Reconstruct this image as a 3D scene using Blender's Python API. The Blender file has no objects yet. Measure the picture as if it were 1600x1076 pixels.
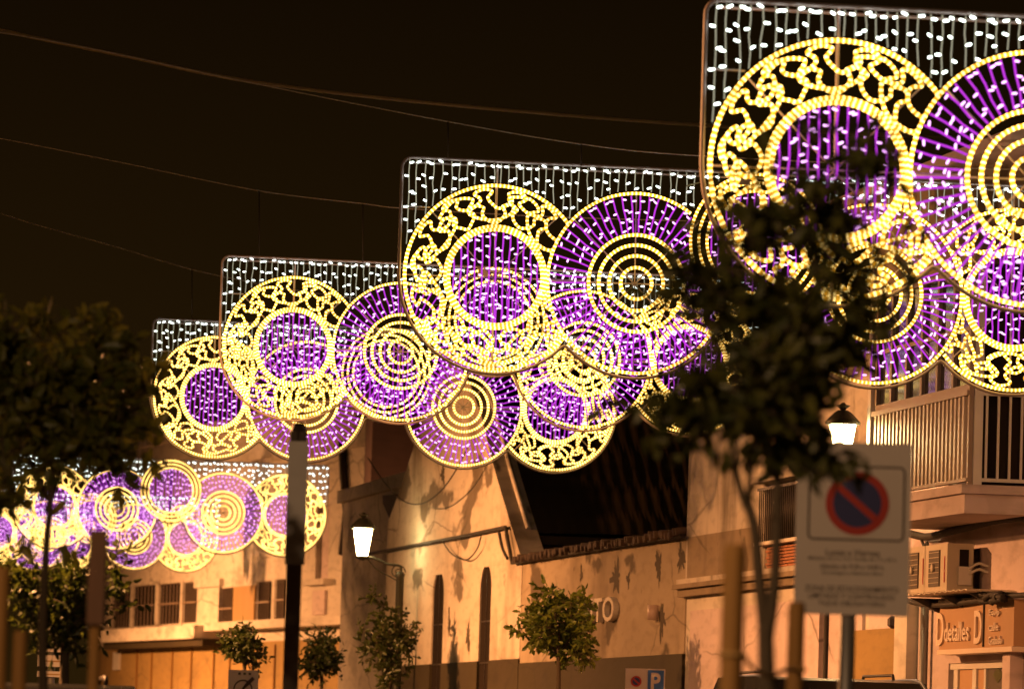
import bpy, math, random
from mathutils import Vector, Matrix
import numpy as np

# ------------------------------------------------------------------ camera, world, exposure
S = bpy.context.scene
col = S.collection
R = math.radians
F = 8889.0                       # focal length in pixels of the 1600 px wide photograph (200 mm lens)
CAM = Vector((0, 0, 1.6))
PITCH, ROLL = R(4.07), R(1.7)
fwd = Vector((0, math.cos(PITCH), math.sin(PITCH)))
up0 = Vector((0, -math.sin(PITCH), math.cos(PITCH)))
rt0 = Vector((1, 0, 0))
rt = rt0 * math.cos(ROLL) + up0 * math.sin(ROLL)
upv = up0 * math.cos(ROLL) - rt0 * math.sin(ROLL)
cd = bpy.data.cameras.new('camera'); cam = bpy.data.objects.new('camera', cd); col.objects.link(cam)
m3 = Matrix((rt, upv, -fwd)).transposed()
cam.matrix_world = Matrix.Translation(CAM) @ m3.to_4x4()
cd.sensor_width = 36.0; cd.lens = 200.0; cd.clip_start = 0.5; cd.clip_end = 3000
cd.dof.use_dof = True; cd.dof.focus_distance = 66.0; cd.dof.aperture_fstop = 3.9
S.camera = cam

W = bpy.data.worlds.new('World'); S.world = W; W.use_nodes = True
wn = W.node_tree; wn.nodes.clear()
wo = wn.nodes.new('ShaderNodeOutputWorld'); wb = wn.nodes.new('ShaderNodeBackground')
wt = wn.nodes.new('ShaderNodeTexCoord'); ws = wn.nodes.new('ShaderNodeSeparateXYZ'); wr = wn.nodes.new('ShaderNodeValToRGB')
wn.links.new(wt.outputs['Generated'], ws.inputs[0]); wn.links.new(ws.outputs['Z'], wr.inputs[0])
wr.color_ramp.elements[0].position = 0.0; wr.color_ramp.elements[0].color = (0.021, 0.0105, 0.0020, 1)
wr.color_ramp.elements[1].position = 0.14; wr.color_ramp.elements[1].color = (0.0055, 0.0027, 0.0006, 1)
wn.links.new(wr.outputs[0], wb.inputs[0]); wb.inputs[1].default_value = 1.0
wn.links.new(wb.outputs[0], wo.inputs[0])

S.render.engine = 'CYCLES'
S.view_settings.view_transform = 'Standard'; S.view_settings.look = 'None'
S.view_settings.exposure = 0.0; S.view_settings.gamma = 1.0; S.view_settings.use_curve_mapping = False
cy = S.cycles
cy.max_bounces = 5; cy.diffuse_bounces = 2; cy.glossy_bounces = 2; cy.transmission_bounces = 4; cy.transparent_max_bounces = 6
cy.sample_clamp_indirect = 2.0; cy.caustics_reflective = False; cy.caustics_refractive = False
cy.use_denoising = True

def P(x, y, Y):
    d = fwd + rt * ((x - 800) / F) + upv * ((538 - y) / F)
    return CAM + d * (Y / d.y)

# ------------------------------------------------------------------ helpers
def tag(o, label=None, cat=None, group=None, kind=None):
    if label: o['label'] = label
    if cat: o['category'] = cat
    if group: o['group'] = group
    if kind: o['kind'] = kind
    return o
def empty(name, loc=(0, 0, 0), rz=0.0, **k):
    o = bpy.data.objects.new(name, None); o.empty_display_size = 0.2
    o.location = loc; o.rotation_euler = (0, 0, rz); col.objects.link(o); return tag(o, **k)
def inst(name, me, parent=None, loc=None, rot=None, scale=None, **k):
    o = bpy.data.objects.new(name, me); col.objects.link(o)
    if parent is not None: o.parent = parent
    if loc is not None: o.location = loc
    if rot is not None: o.rotation_euler = rot
    if scale is not None: o.scale = scale
    return tag(o, **k)
def copy_tree(o, parent=None):
    c = o.copy(); col.objects.link(c); c.parent = parent
    for ch in list(o.children): copy_tree(ch, c)
    return c

class MB:
    def __init__(s): s.v = []; s.f = []; s.mi = []; s.uv = []; s.sm = []
    def face(s, idx, mi=0, uv=None, sm=False):
        s.f.append(tuple(idx)); s.mi.append(mi); s.uv.append(uv); s.sm.append(sm)
    def hexa(s, p, mi=0):                      # 8 points: bottom 0-3 ccw, top 4-7
        b = len(s.v); s.v += [tuple(q) for q in p]
        for q in ((3, 2, 1, 0), (4, 5, 6, 7), (0, 1, 5, 4), (1, 2, 6, 5), (2, 3, 7, 6), (3, 0, 4, 7)):
            s.face([b + i for i in q], mi)
        return s
    def box(s, x0, x1, y0, y1, z0, z1, mi=0):
        if x0 > x1: x0, x1 = x1, x0
        if y0 > y1: y0, y1 = y1, y0
        if z0 > z1: z0, z1 = z1, z0
        return s.hexa([(x0, y0, z0), (x1, y0, z0), (x1, y1, z0), (x0, y1, z0), (x0, y0, z1), (x1, y0, z1), (x1, y1, z1), (x0, y1, z1)], mi)
    def prism(s, pts, a, b, axis='y', mi=0):   # polygon pts extruded along an axis from a to b
        n = len(pts); k = len(s.v)
        def mk(p, t): return (p[0], t, p[1]) if axis == 'y' else ((t, p[0], p[1]) if axis == 'x' else (p[0], p[1], t))
        s.v += [mk(p, a) for p in pts] + [mk(p, b) for p in pts]
        s.face(range(k, k + n), mi); s.face(range(k + 2 * n - 1, k + n - 1, -1), mi)
        for i in range(n):
            j = (i + 1) % n; s.face((k + i, k + n + i, k + n + j, k + j), mi)
        return s
    def tube(s, pts, r, n=6, closed=False, mi=0, sm=True, cap=True):
        pts = [Vector(p) for p in pts]; N = len(pts)
        if N < 2: return s
        rad = r if isinstance(r, (list, tuple)) else [r] * N
        k = len(s.v); L = 0.0; us = []; ref = None
        for i in range(N):
            if closed: t = pts[(i + 1) % N] - pts[i - 1]
            else: t = pts[min(i + 1, N - 1)] - pts[max(i - 1, 0)]
            if t.length < 1e-9: t = Vector((0, 0, 1))
            t.normalize()
            if ref is None:
                ref = Vector((0, 1, 0)) if abs(t.y) < 0.9 else Vector((1, 0, 0))
            a = (ref - t * ref.dot(t)); 
            if a.length < 1e-6: a = t.orthogonal()
            a.normalize(); ref = a; b = t.cross(a)
            if i: L += (pts[i] - pts[i - 1]).length
            us.append(L)
            for j in range(n):
                an = 2 * math.pi * j / n
                s.v.append(tuple(pts[i] + (a * math.cos(an) + b * math.sin(an)) * rad[i]))
        us.append(L + (pts[0] - pts[-1]).length)
        for i in range(N if closed else N - 1):
            i2 = (i + 1) % N
            for j in range(n):
                j2 = (j + 1) % n
                s.face((k + i * n + j, k + i * n + j2, k + i2 * n + j2, k + i2 * n + j), mi,
                       ((us[i], j / n), (us[i], (j + 1) / n), (us[i + 1], (j + 1) / n), (us[i + 1], j / n)), sm)
        if not closed and cap:
            s.face([k + j for j in range(n - 1, -1, -1)], mi); s.face([k + (N - 1) * n + j for j in range(n)], mi)
        return s
    def lathe(s, prof, c=(0, 0, 0), n=12, mi=0, sm=False, ph=0.0):
        k = len(s.v)
        for r, z in prof:
            for j in range(n):
                a = 2 * math.pi * j / n + ph; s.v.append((c[0] + r * math.cos(a), c[1] + r * math.sin(a), c[2] + z))
        for i in range(len(prof) - 1):
            for j in range(n):
                j2 = (j + 1) % n; s.face((k + i * n + j, k + i * n + j2, k + (i + 1) * n + j2, k + (i + 1) * n + j), mi, None, sm)
        s.face([k + j for j in range(n - 1, -1, -1)], mi); s.face([k + (len(prof) - 1) * n + j for j in range(n)], mi)
        return s
    def wall(s, x0, x1, z0, z1, y0, y1, holes=(), mi=0):   # wall in the xz plane from y0 to y1 with rectangular holes
        holes = [(max(h[0], x0), min(h[1], x1), max(h[2], z0), min(h[3], z1)) for h in holes]
        xs = sorted({x0, x1, *[v for h in holes for v in h[:2]]}); zs = sorted({z0, z1, *[v for h in holes for v in h[2:]]})
        def solid(i, j):
            if i < 0 or j < 0 or i >= len(xs) - 1 or j >= len(zs) - 1: return False
            cx = (xs[i] + xs[i + 1]) / 2; cz = (zs[j] + zs[j + 1]) / 2
            return not any(h[0] < cx < h[1] and h[2] < cz < h[3] for h in holes)
        idx = {}
        def vid(i, j, y):
            q = (i, j, y)
            if q not in idx:
                idx[q] = len(s.v); s.v.append((xs[i], y, zs[j]))
            return idx[q]
        for i in range(len(xs) - 1):
            for j in range(len(zs) - 1):
                if not solid(i, j): continue
                a = [(i, j), (i + 1, j), (i + 1, j + 1), (i, j + 1)]
                s.face([vid(*q, y1) for q in reversed(a)], mi); s.face([vid(*q, y0) for q in a], mi)
                for (di, dj, e) in ((0, -1, (0, 1)), (1, 0, (1, 2)), (0, 1, (2, 3)), (-1, 0, (3, 0))):
                    if not solid(i + di, j + dj):
                        p, q = a[e[0]], a[e[1]]
                        s.face((vid(*q, y0), vid(*p, y0), vid(*p, y1), vid(*q, y1)), mi)
        return s
    def mesh(s, name, mats):
        me = bpy.data.meshes.new(name); me.from_pydata(s.v, [], s.f)
        for m in (mats if isinstance(mats, (list, tuple)) else [mats]): me.materials.append(m)
        me.polygons.foreach_set('material_index', s.mi); me.polygons.foreach_set('use_smooth', s.sm)
        if any(u is not None for u in s.uv):
            ul = me.uv_layers.new(name='UVMap'); flat = []
            for f, u in zip(s.f, s.uv):
                for q in (u if u is not None else [(0, 0)] * len(f)): flat += q
            ul.data.foreach_set('uv', flat)
        me.update(); return me
    def build(s, name, mats, parent=None, loc=None, rot=None, **k):
        return inst(name, s.mesh(name, mats), parent, loc, rot, None, **k)

# ------------------------------------------------------------------ materials
M = {}
def newmat(n):
    m = bpy.data.materials.new(n); m.use_nodes = True; t = m.node_tree; t.nodes.clear()
    o = t.nodes.new('ShaderNodeOutputMaterial'); return m, t, o
def nd(t, kind, **k):
    n = t.nodes.new(kind)
    for a, b in k.items():
        if a in n.inputs: n.inputs[a].default_value = b
        else: setattr(n, a, b)
    return n
def rgba(c): return (c[0], c[1], c[2], 1)
def surf(name, c, c2=None, scale=4.0, rough=0.7, metal=0.0, bump=0.0, stretch=(1, 1, 1), spec=0.4):
    m, t, o = newmat(name); b = nd(t, 'ShaderNodeBsdfPrincipled'); b.inputs['Roughness'].default_value = rough
    b.inputs['Metallic'].default_value = metal; b.inputs['Specular IOR Level'].default_value = spec
    c2 = c2 or tuple(v * 0.7 for v in c)
    tc = nd(t, 'ShaderNodeTexCoord'); mp = nd(t, 'ShaderNodeMapping'); mp.inputs['Scale'].default_value = stretch
    nz = nd(t, 'ShaderNodeTexNoise'); nz.inputs['Scale'].default_value = scale; nz.inputs['Detail'].default_value = 5
    mx = nd(t, 'ShaderNodeMix', data_type='RGBA'); mx.inputs[6].default_value = rgba(c); mx.inputs[7].default_value = rgba(c2)
    t.links.new(tc.outputs['Object'], mp.inputs[0]); t.links.new(mp.outputs[0], nz.inputs['Vector'])
    t.links.new(nz.outputs['Fac'], mx.inputs[0]); t.links.new(mx.outputs[2], b.inputs['Base Color'])
    if bump:
        bp = nd(t, 'ShaderNodeBump'); bp.inputs['Strength'].default_value = bump; bp.inputs['Distance'].default_value = 0.02
        t.links.new(nz.outputs['Fac'], bp.inputs['Height']); t.links.new(bp.outputs[0], b.inputs['Normal'])
    t.links.new(b.outputs[0], o.inputs[0]); M[name] = m; return m
def plaster(name, c, dirt=(0.12, 0.085, 0.05), streak=0.5, patch=0.45, sx=1.1, pth=0.60):
    """painted render with rain streaks and peeled dark patches, both fixed to the wall"""
    m, t, o = newmat(name); b = nd(t, 'ShaderNodeBsdfPrincipled'); b.inputs['Roughness'].default_value = 0.85
    b.inputs['Specular IOR Level'].default_value = 0.2
    tc = nd(t, 'ShaderNodeTexCoord')
    def noise(sc, st, det=5, seed=0.0):
        mp = nd(t, 'ShaderNodeMapping'); mp.inputs['Scale'].default_value = st; mp.inputs['Location'].default_value = (seed, seed * .7, seed * .3)
        n = nd(t, 'ShaderNodeTexNoise'); n.inputs['Scale'].default_value = sc; n.inputs['Detail'].default_value = det
        t.links.new(tc.outputs['Object'], mp.inputs[0]); t.links.new(mp.outputs[0], n.inputs['Vector']); return n
    def ramp(src, a, bb):
        r = nd(t, 'ShaderNodeMapRange'); r.inputs['From Min'].default_value = a; r.inputs['From Max'].default_value = bb
        t.links.new(src.outputs['Fac'], r.inputs['Value']); return r
    def mix(fac, a, bcol, amt):
        mu = nd(t, 'ShaderNodeMath', operation='MULTIPLY'); t.links.new(fac.outputs[0], mu.inputs[0]); mu.inputs[1].default_value = amt
        x = nd(t, 'ShaderNodeMix', data_type='RGBA'); t.links.new(mu.outputs[0], x.inputs[0])
        if isinstance(a, tuple): x.inputs[6].default_value = rgba(a)
        else: t.links.new(a, x.inputs[6])
        x.inputs[7].default_value = rgba(bcol); return x.outputs[2]
    tone = ramp(noise(0.9, (0.30, 0.3, 1), 6, 3.1), 0.36, 0.68)
    c1 = mix(tone, c, tuple(v * 0.78 for v in c), 1.0)
    st = ramp(noise(1.0, (sx * 0.55, 1, 0.34), 8, 7.7), 0.50, 0.72)
    c2 = mix(st, c1, dirt, streak)
    pt = ramp(noise(1.25, (sx * 0.32, 1, 0.75), 9, 1.9), pth, pth + 0.04)
    c3 = mix(pt, c2, tuple(v * 0.6 for v in dirt), patch)
    fine = noise(6.0, (0.3, 0.3, 1), 8, 5.0); c4 = mix(ramp(fine, 0.5, 0.72), c3, dirt, 0.30)
    mpv = nd(t, 'ShaderNodeMapping'); mpv.inputs['Scale'].default_value = (0.28, 0.3, 0.8); vo = nd(t, 'ShaderNodeTexVoronoi', feature='DISTANCE_TO_EDGE'); vo.inputs['Scale'].default_value = 1.0
    wob = noise(2.5, (0.3, 0.3, 1), 5, 2.2); ad = nd(t, 'ShaderNodeMix', data_type='VECTOR'); ad.inputs[0].default_value = 0.16
    t.links.new(tc.outputs['Object'], mpv.inputs[0]); t.links.new(mpv.outputs[0], ad.inputs[4]); t.links.new(wob.outputs['Color'], ad.inputs[5]); t.links.new(ad.outputs[1], vo.inputs['Vector'])
    ck = nd(t, 'ShaderNodeMapRange'); ck.inputs['From Min'].default_value = 0.016; ck.inputs['From Max'].default_value = 0.004; t.links.new(vo.outputs['Distance'], ck.inputs['Value'])
    gate = ramp(noise(0.5, (0.3, 0.3, 1), 3, 9.4), 0.48, 0.56); cm = nd(t, 'ShaderNodeMath', operation='MULTIPLY'); t.links.new(ck.outputs[0], cm.inputs[0]); t.links.new(gate.outputs[0], cm.inputs[1])
    c5 = mix(cm, c4, tuple(v * 0.6 for v in dirt), 0.55)
    t.links.new(c5, b.inputs['Base Color'])
    bp = nd(t, 'ShaderNodeBump'); bp.inputs['Strength'].default_value = 0.35; bp.inputs['Distance'].default_value = 0.03
    t.links.new(fine.outputs['Fac'], bp.inputs['Height']); t.links.new(bp.outputs[0], b.inputs['Normal'])
    t.links.new(b.outputs[0], o.inputs[0]); M[name] = m; return m
def emit(name, c, k, sampling='NONE'):
    m, t, o = newmat(name); e = nd(t, 'ShaderNodeEmission'); e.inputs[0].default_value = rgba(c); e.inputs[1].default_value = k
    t.links.new(e.outputs[0], o.inputs[0]); m.cycles.emission_sampling = sampling; M[name] = m; return m
def rope_mat(name, base, hot, spacing=0.045, sampling='AUTO'):
    """clear rope light: bright bead at every lamp inside, tinted tube between them"""
    m, t, o = newmat(name); uv = nd(t, 'ShaderNodeUVMap'); sp = nd(t, 'ShaderNodeSeparateXYZ'); t.links.new(uv.outputs[0], sp.inputs[0])
    mu = nd(t, 'ShaderNodeMath', operation='MULTIPLY'); mu.inputs[1].default_value = 2 * math.pi / spacing; t.links.new(sp.outputs[0], mu.inputs[0])
    sn = nd(t, 'ShaderNodeMath', operation='SINE'); t.links.new(mu.outputs[0], sn.inputs[0])
    mr = nd(t, 'ShaderNodeMapRange'); mr.inputs['From Min'].default_value = 0.0; mr.inputs['From Max'].default_value = 0.9; t.links.new(sn.outputs[0], mr.inputs['Value'])
    mx = nd(t, 'ShaderNodeMix', data_type='RGBA'); mx.inputs[6].default_value = rgba(base); mx.inputs[7].default_value = rgba(hot); t.links.new(mr.outputs[0], mx.inputs[0])
    tc = nd(t, 'ShaderNodeTexCoord'); nz = nd(t, 'ShaderNodeTexNoise'); nz.inputs['Scale'].default_value = 2.6; nz.inputs['Detail'].default_value = 4
    t.links.new(tc.outputs['Object'], nz.inputs['Vector'])
    st = nd(t, 'ShaderNodeMapRange'); st.inputs['From Min'].default_value = 0.32; st.inputs['From Max'].default_value = 0.68; st.inputs['To Min'].default_value = 0.5; st.inputs['To Max'].default_value = 1.45
    t.links.new(nz.outputs['Fac'], st.inputs['Value'])
    e = nd(t, 'ShaderNodeEmission'); t.links.new(st.outputs[0], e.inputs[1]); t.links.new(mx.outputs[2], e.inputs[0]); t.links.new(e.outputs[0], o.inputs[0])
    m.cycles.emission_sampling = sampling; M[name] = m; return m
def leaf_mat(name, c1, c2):
    m, t, o = newmat(name); g = nd(t, 'ShaderNodeNewGeometry'); mx = nd(t, 'ShaderNodeMix', data_type='RGBA')
    mx.inputs[6].default_value = rgba(c1); mx.inputs[7].default_value = rgba(c2); t.links.new(g.outputs['Random Per Island'], mx.inputs[0])
    b = nd(t, 'ShaderNodeBsdfPrincipled'); b.inputs['Roughness'].default_value = 0.45; t.links.new(mx.outputs[2], b.inputs['Base Color'])
    tr = nd(t, 'ShaderNodeBsdfTranslucent'); t.links.new(mx.outputs[2], tr.inputs[0])
    ms = nd(t, 'ShaderNodeMixShader'); ms.inputs[0].default_value = 0.42; t.links.new(b.outputs[0], ms.inputs[1]); t.links.new(tr.outputs[0], ms.inputs[2])
    t.links.new(ms.outputs[0], o.inputs[0]); M[name] = m; return m

plaster('plaster_white', (0.72, 0.64, 0.54), streak=0.35, patch=0.35)
plaster('plaster_old', (0.66, 0.56, 0.45), streak=0.75, patch=0.8, pth=0.58)
plaster('plaster_grey', (0.60, 0.52, 0.43), dirt=(0.10, 0.08, 0.05), streak=0.8, patch=0.5, sx=2.0)
plaster('plaster_pink', (0.70, 0.56, 0.54), streak=0.2, patch=0.12)  # pink tint partly stands in for purple light from the arches
plaster('plaster_band', (0.30, 0.23, 0.155), dirt=(0.08, 0.06, 0.04), streak=0.7, patch=0.5, sx=2.0)
plaster('plaster_ochre', (0.36, 0.235, 0.085), streak=0.35, patch=0.2)
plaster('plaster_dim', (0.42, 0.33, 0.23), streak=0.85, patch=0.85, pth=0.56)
plaster('dado_paint', (0.055, 0.042, 0.022), dirt=(0.06, 0.045, 0.03), streak=0.5, patch=0.5)
plaster('dark_wall', (0.10, 0.06, 0.055), dirt=(0.04, 0.03, 0.03), streak=0.4, patch=0.3)  # shade of unlit walls is put into this dark plaster
surf('white_paint', (0.72, 0.68, 0.62), (0.55, 0.5, 0.44), 3, 0.5)
surf('dark_metal', (0.035, 0.03, 0.028), (0.06, 0.045, 0.035), 8, 0.5, 0.3)
surf('post_brown', (0.075, 0.05, 0.032), (0.04, 0.028, 0.018), 5, 0.6)
surf('grey_metal', (0.28, 0.27, 0.26), (0.2, 0.19, 0.18), 6, 0.45, 0.5)
surf('pipe_paint', (0.55, 0.40, 0.34), (0.40, 0.28, 0.22), 3, 0.5)
surf('roof_dark', (0.075, 0.052, 0.028), (0.035, 0.026, 0.015), 0.9, 0.95, bump=0.3, spec=0.0)  # dark brown roof tone, uneven all over
surf('moss', (0.050, 0.036, 0.020), (0.085, 0.06, 0.035), 5, 0.9)
surf('terracotta', (0.075, 0.042, 0.026), (0.02, 0.015, 0.011), 1.6, 0.9, bump=0.3)
surf('brick_red', (0.42, 0.17, 0.08), (0.30, 0.12, 0.06), 7, 0.85, bump=0.3)
surf('mortar', (0.30, 0.22, 0.16), None, 9, 0.9)
surf('stake_wood', (0.30, 0.155, 0.035), (0.17, 0.085, 0.02), 7, 0.75, bump=0.25, stretch=(6, 6, 0.5))
surf('dark_wood', (0.15, 0.075, 0.04), (0.09, 0.045, 0.024), 7, 0.75, stretch=(6, 6, 0.5))
surf('bark', (0.085, 0.06, 0.035), (0.045, 0.035, 0.022), 12, 0.9, bump=0.5, stretch=(3, 3, 0.6))
surf('strap', (0.42, 0.26, 0.08), (0.3, 0.19, 0.07), 5, 0.7)
surf('sheet_panel', (0.42, 0.33, 0.24), (0.34, 0.26, 0.18), 2, 0.45, 0.1, stretch=(3, 1, 0.3))
surf('frame_brown', (0.34, 0.25, 0.19), (0.25, 0.18, 0.13), 3, 0.45)
surf('glass_dark', (0.012, 0.012, 0.014), (0.02, 0.02, 0.02), 2, 0.06, 0.0, spec=0.9)
surf('glass_hole', (0.02, 0.016, 0.013), (0.03, 0.022, 0.018), 2, 0.95, spec=0.0)
surf('pane_warm', (0.42, 0.27, 0.12), (0.30, 0.18, 0.07), 2, 0.8, stretch=(5, 1, 0.3))  # warm tone stands in for light inside the far house window
surf('ac_plastic', (0.62, 0.53, 0.40), (0.5, 0.42, 0.32), 3, 0.5)
surf('grille_dark', (0.10, 0.07, 0.045), (0.06, 0.045, 0.03), 4, 0.6)
surf('fascia_orange', (0.52, 0.30, 0.15), (0.44, 0.25, 0.12), 2.5, 0.6)
surf('letter_paint', (0.82, 0.66, 0.52), (0.74, 0.58, 0.45), 6, 0.5)
surf('sign_white', (0.60, 0.54, 0.50), (0.52, 0.46, 0.42), 3, 0.45)
surf('sign_black', (0.06, 0.045, 0.035), None, 3, 0.6)
surf('sign_red', (0.42, 0.025, 0.013), (0.35, 0.02, 0.011), 3, 0.45)
surf('sign_blue', (0.02, 0.026, 0.13), (0.017, 0.021, 0.11), 3, 0.45)
surf('sign_blue_light', (0.04, 0.14, 0.46), (0.03, 0.11, 0.40), 3, 0.45)
surf('car_black', (0.012, 0.013, 0.016), (0.016, 0.017, 0.02), 2, 0.25, spec=0.6)
surf('car_trim', (0.55, 0.62, 0.72), (0.5, 0.56, 0.66), 3, 0.25, 0.4)
surf('tyre', (0.02, 0.02, 0.02), None, 5, 0.9)
surf('asphalt', (0.05, 0.048, 0.045), (0.035, 0.034, 0.032), 8, 0.85, bump=0.3)
surf('paving', (0.26, 0.23, 0.20), (0.2, 0.175, 0.15), 3, 0.85)
surf('kerb_stone', (0.32, 0.30, 0.27), None, 5, 0.8)
surf('cable_dark', (0.03, 0.022, 0.016), None, 6, 0.7)
surf('cable_pale', (0.30, 0.24, 0.11), None, 9, 0.6)
surf('steel_wire', (0.62, 0.56, 0.48), (0.22, 0.2, 0.17), 40, 0.5, 0.4)
surf('lantern_iron', (0.05, 0.05, 0.035), (0.035, 0.035, 0.025), 6, 0.5, 0.4)
surf('arch_pipe', (0.40, 0.33, 0.33), (0.30, 0.24, 0.24), 3, 0.45)
rope_mat('rope_yellow', (2.0, 0.86, 0.032), (5.4, 3.7, 1.15))
emit('led_white', (0.88, 1.0, 0.90), 6.0, 'AUTO')
emit('led_purple', (0.95, 0.44, 1.0), 2.7, 'AUTO')
emit('wire_white', (1.0, 0.92, 0.64), 0.36)  # wire glows by itself, standing in for LED light along the clear cable
emit('wire_purple', (0.60, 0.045, 0.78), 1.0)  # own emission stands in for the LEDs' purple glow and bloom
emit('lantern_glass', (1.0, 0.72, 0.32), 60.0, 'AUTO')
leaf_mat('leaf_dark', (0.055, 0.075, 0.010), (0.16, 0.155, 0.022))
leaf_mat('leaf_shaded', (0.024, 0.042, 0.006), (0.065, 0.08, 0.012))  # street-tree leaves with their shade from the lamps painted in
leaf_mat('leaf_shadow', (0.030, 0.040, 0.006), (0.085, 0.085, 0.013))  # near tree's leaves, shade put into a darker colour
leaf_mat('leaf_street', (0.075, 0.12, 0.014), (0.22, 0.25, 0.035))

# ------------------------------------------------------------------ street frame of reference
class Fac:
    """a facade plane: local x runs along the street away from the camera, local y out over the street, z up"""
    def __init__(s, X, Y, deg):
        s.o = Vector((X, Y, 0)); s.rz = R(90 + deg); s.d = Vector((-math.sin(R(deg)), math.cos(R(deg)), 0)); s.n = Vector((-math.cos(R(deg)), -math.sin(R(deg)), 0))
    def at(s, x, y, o=0.0):
        d = fwd + rt * ((x - 800) / F) + upv * ((538 - y) / F)
        q = s.o + s.n * o
        k = (q - CAM).dot(s.n) / d.dot(s.n); p = CAM + d * k
        return (p - s.o).dot(s.d), p.z
    def s_(s, x, y=900, o=0.0): return s.at(x, y, o)[0]
    def z_(s, x, y, o=0.0): return s.at(x, y, o)[1]
    def w(s, a, o, z): return s.o + s.d * a + s.n * o + Vector((0, 0, z))
A = Fac(6.9, 60.5, 9.6)          # facades of the shop, corner house and gabled building
B = Fac(P(545, 900, 160).x, 160, 16.3)   # the farther house, where the street bends

# ------------------------------------------------------------------ ground
MB().box(-400, 400, -60, 900, -0.5, 0.0).build('ground', M['asphalt'], kind='structure')
mb = MB(); mb.box(-70, 160, 0.0, 2.2, 0.0, 0.13); mb.build('pavement', M['paving'], loc=A.o, rot=(0, 0, A.rz), kind='structure')
mb = MB(); mb.box(-70, 160, 2.203, 2.36, 0.0, 0.135); mb.build('kerb', M['kerb_stone'], loc=A.o, rot=(0, 0, A.rz), kind='structure')
MB().box(-9.5, 4.0, 12, 36, 0.0, 0.128).build('plaza', M['paving'], kind='structure')

# ------------------------------------------------------------------ text
def text_mesh(body, mat, h=None, w=None, ext=0.004, bold=0.0, spacing=1.0):
    cu = bpy.data.curves.new('t', 'FONT'); cu.body = body; cu.size = 1.0; cu.extrude = 0.02; cu.offset = bold; cu.align_x = 'CENTER'
    cu.space_character = spacing; cu.resolution_u = 3
    o = bpy.data.objects.new('t', cu); col.objects.link(o)
    dg = bpy.context.evaluated_depsgraph_get(); me = bpy.data.meshes.new_from_object(o.evaluated_get(dg))
    bpy.data.objects.remove(o)
    co = np.empty(len(me.vertices) * 3, dtype=np.float32); me.vertices.foreach_get('co', co); co = co.reshape(-1, 3)
    lo, hi = co.min(0), co.max(0); sz = hi - lo
    sy = (h / sz[1]) if h else None; sx = (w / sz[0]) if w else None
    sy = sy or sx; sx = sx or sy
    co = (co - (lo + hi) / 2) * np.array([sx, sy, ext / max(sz[2], 1e-6)], dtype=np.float32); co[:, 2] -= co[:, 2].min()
    me.vertices.foreach_set('co', co.ravel()); me.materials.clear(); me.materials.append(mat); me.update(); return me
def text_on(name, body, mat, parent, c, right, up, **k):
    me = text_mesh(body, mat, **k); r = Vector(right); u = Vector(up); n = r.cross(u)
    o = inst(name, me, parent); o.matrix_local = Matrix.Translation(Vector(c)) @ Matrix((r, u, n)).transposed().to_4x4(); return o

# ------------------------------------------------------------------ light arches
rng = random.Random(5)
C = [(0.0, 0.0, 0.98), (1.53, 0.0, 0.965), (2.84, 0.5, 0.745), (4.15, 0.0, 0.965), (5.69, 0.0, 0.98)]
XL, XR, ZT = -1.035, 6.725, 1.245
def inside(p, c, grow=0.0): return math.hypot(p[0] - c[0], p[1] - c[1]) < c[2] + grow
def split_path(pts, closed, masks):
    keep = [not any(inside(p, m) for m in masks) for p in pts]
    if all(keep): return [(pts, closed)]
    n = len(pts); start = 0
    if closed:
        start = next(i for i in range(n) if not keep[i]); order = [(start + i) % n for i in range(n)]
    else: order = list(range(n))
    out, cur = [], []
    for i in order:
        if keep[i]: cur.append(pts[i])
        else:
            if len(cur) > 3: out.append((cur, False))
            cur = []
    if len(cur) > 3: out.append((cur, False))
    return out
def add_rope(root, name, pts, closed, r, masks=(), dy=0.0, n=6):
    for q, cl in split_path(pts, closed, masks):
        MB().tube([(p[0], dy, p[1]) for p in q], r, n, cl).build(name, M['rope_yellow'], root)
def ring_pts(c, r, seg=None):
    seg = seg or max(24, int(2 * math.pi * r / 0.05))
    return [(c[0] + r * math.cos(2 * math.pi * i / seg), c[1] + r * math.sin(2 * math.pi * i / seg)) for i in range(seg)]
def light_string(root, name, p0, p1, mats, rr, step=0.125, first=0.05):
    a = Vector((p0[0], 0, p0[1])); b = Vector((p1[0], 0, p1[1])); L = (b - a).length
    if L < 0.06: return
    t = (b - a) / L; n = Vector((-t.z, 0, t.x)); m = MB(); k = max(2, int(L / 0.12))
    off = [0.0] + [rr.uniform(-0.011, 0.011) for _ in range(k - 1)] + [0.0]
    m.tube([a + t * (L * i / k) + n * off[i] + Vector((0, rr.uniform(-.006, .006), 0)) for i in range(k + 1)], 0.0062 if name.startswith('white') else 0.0092, 4, mi=0, cap=False)
    d = first * rr.uniform(0.3, 1.2)
    while d < L - 0.01:
        side = 1 if rr.random() < 0.5 else -1
        an = rr.uniform(-0.55, 0.35)
        dr = (n * side * math.cos(an) + t * math.sin(an)); dr.y = rr.uniform(-0.9, 0.3); dr.normalize()
        i = min(k - 1, int(d / L * k)); fr = d / L * k - i
        c = a + t * d + n * (off[i] * (1 - fr) + off[i + 1] * fr)
        m.tube([c, c + dr * 0.012, c + dr * 0.044, c + dr * 0.052], [0.005, 0.0108, 0.0100, 0.0035], 5, mi=1)
        d += step * rr.uniform(0.75, 1.3)
    m.build(name, mats, root)
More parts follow.
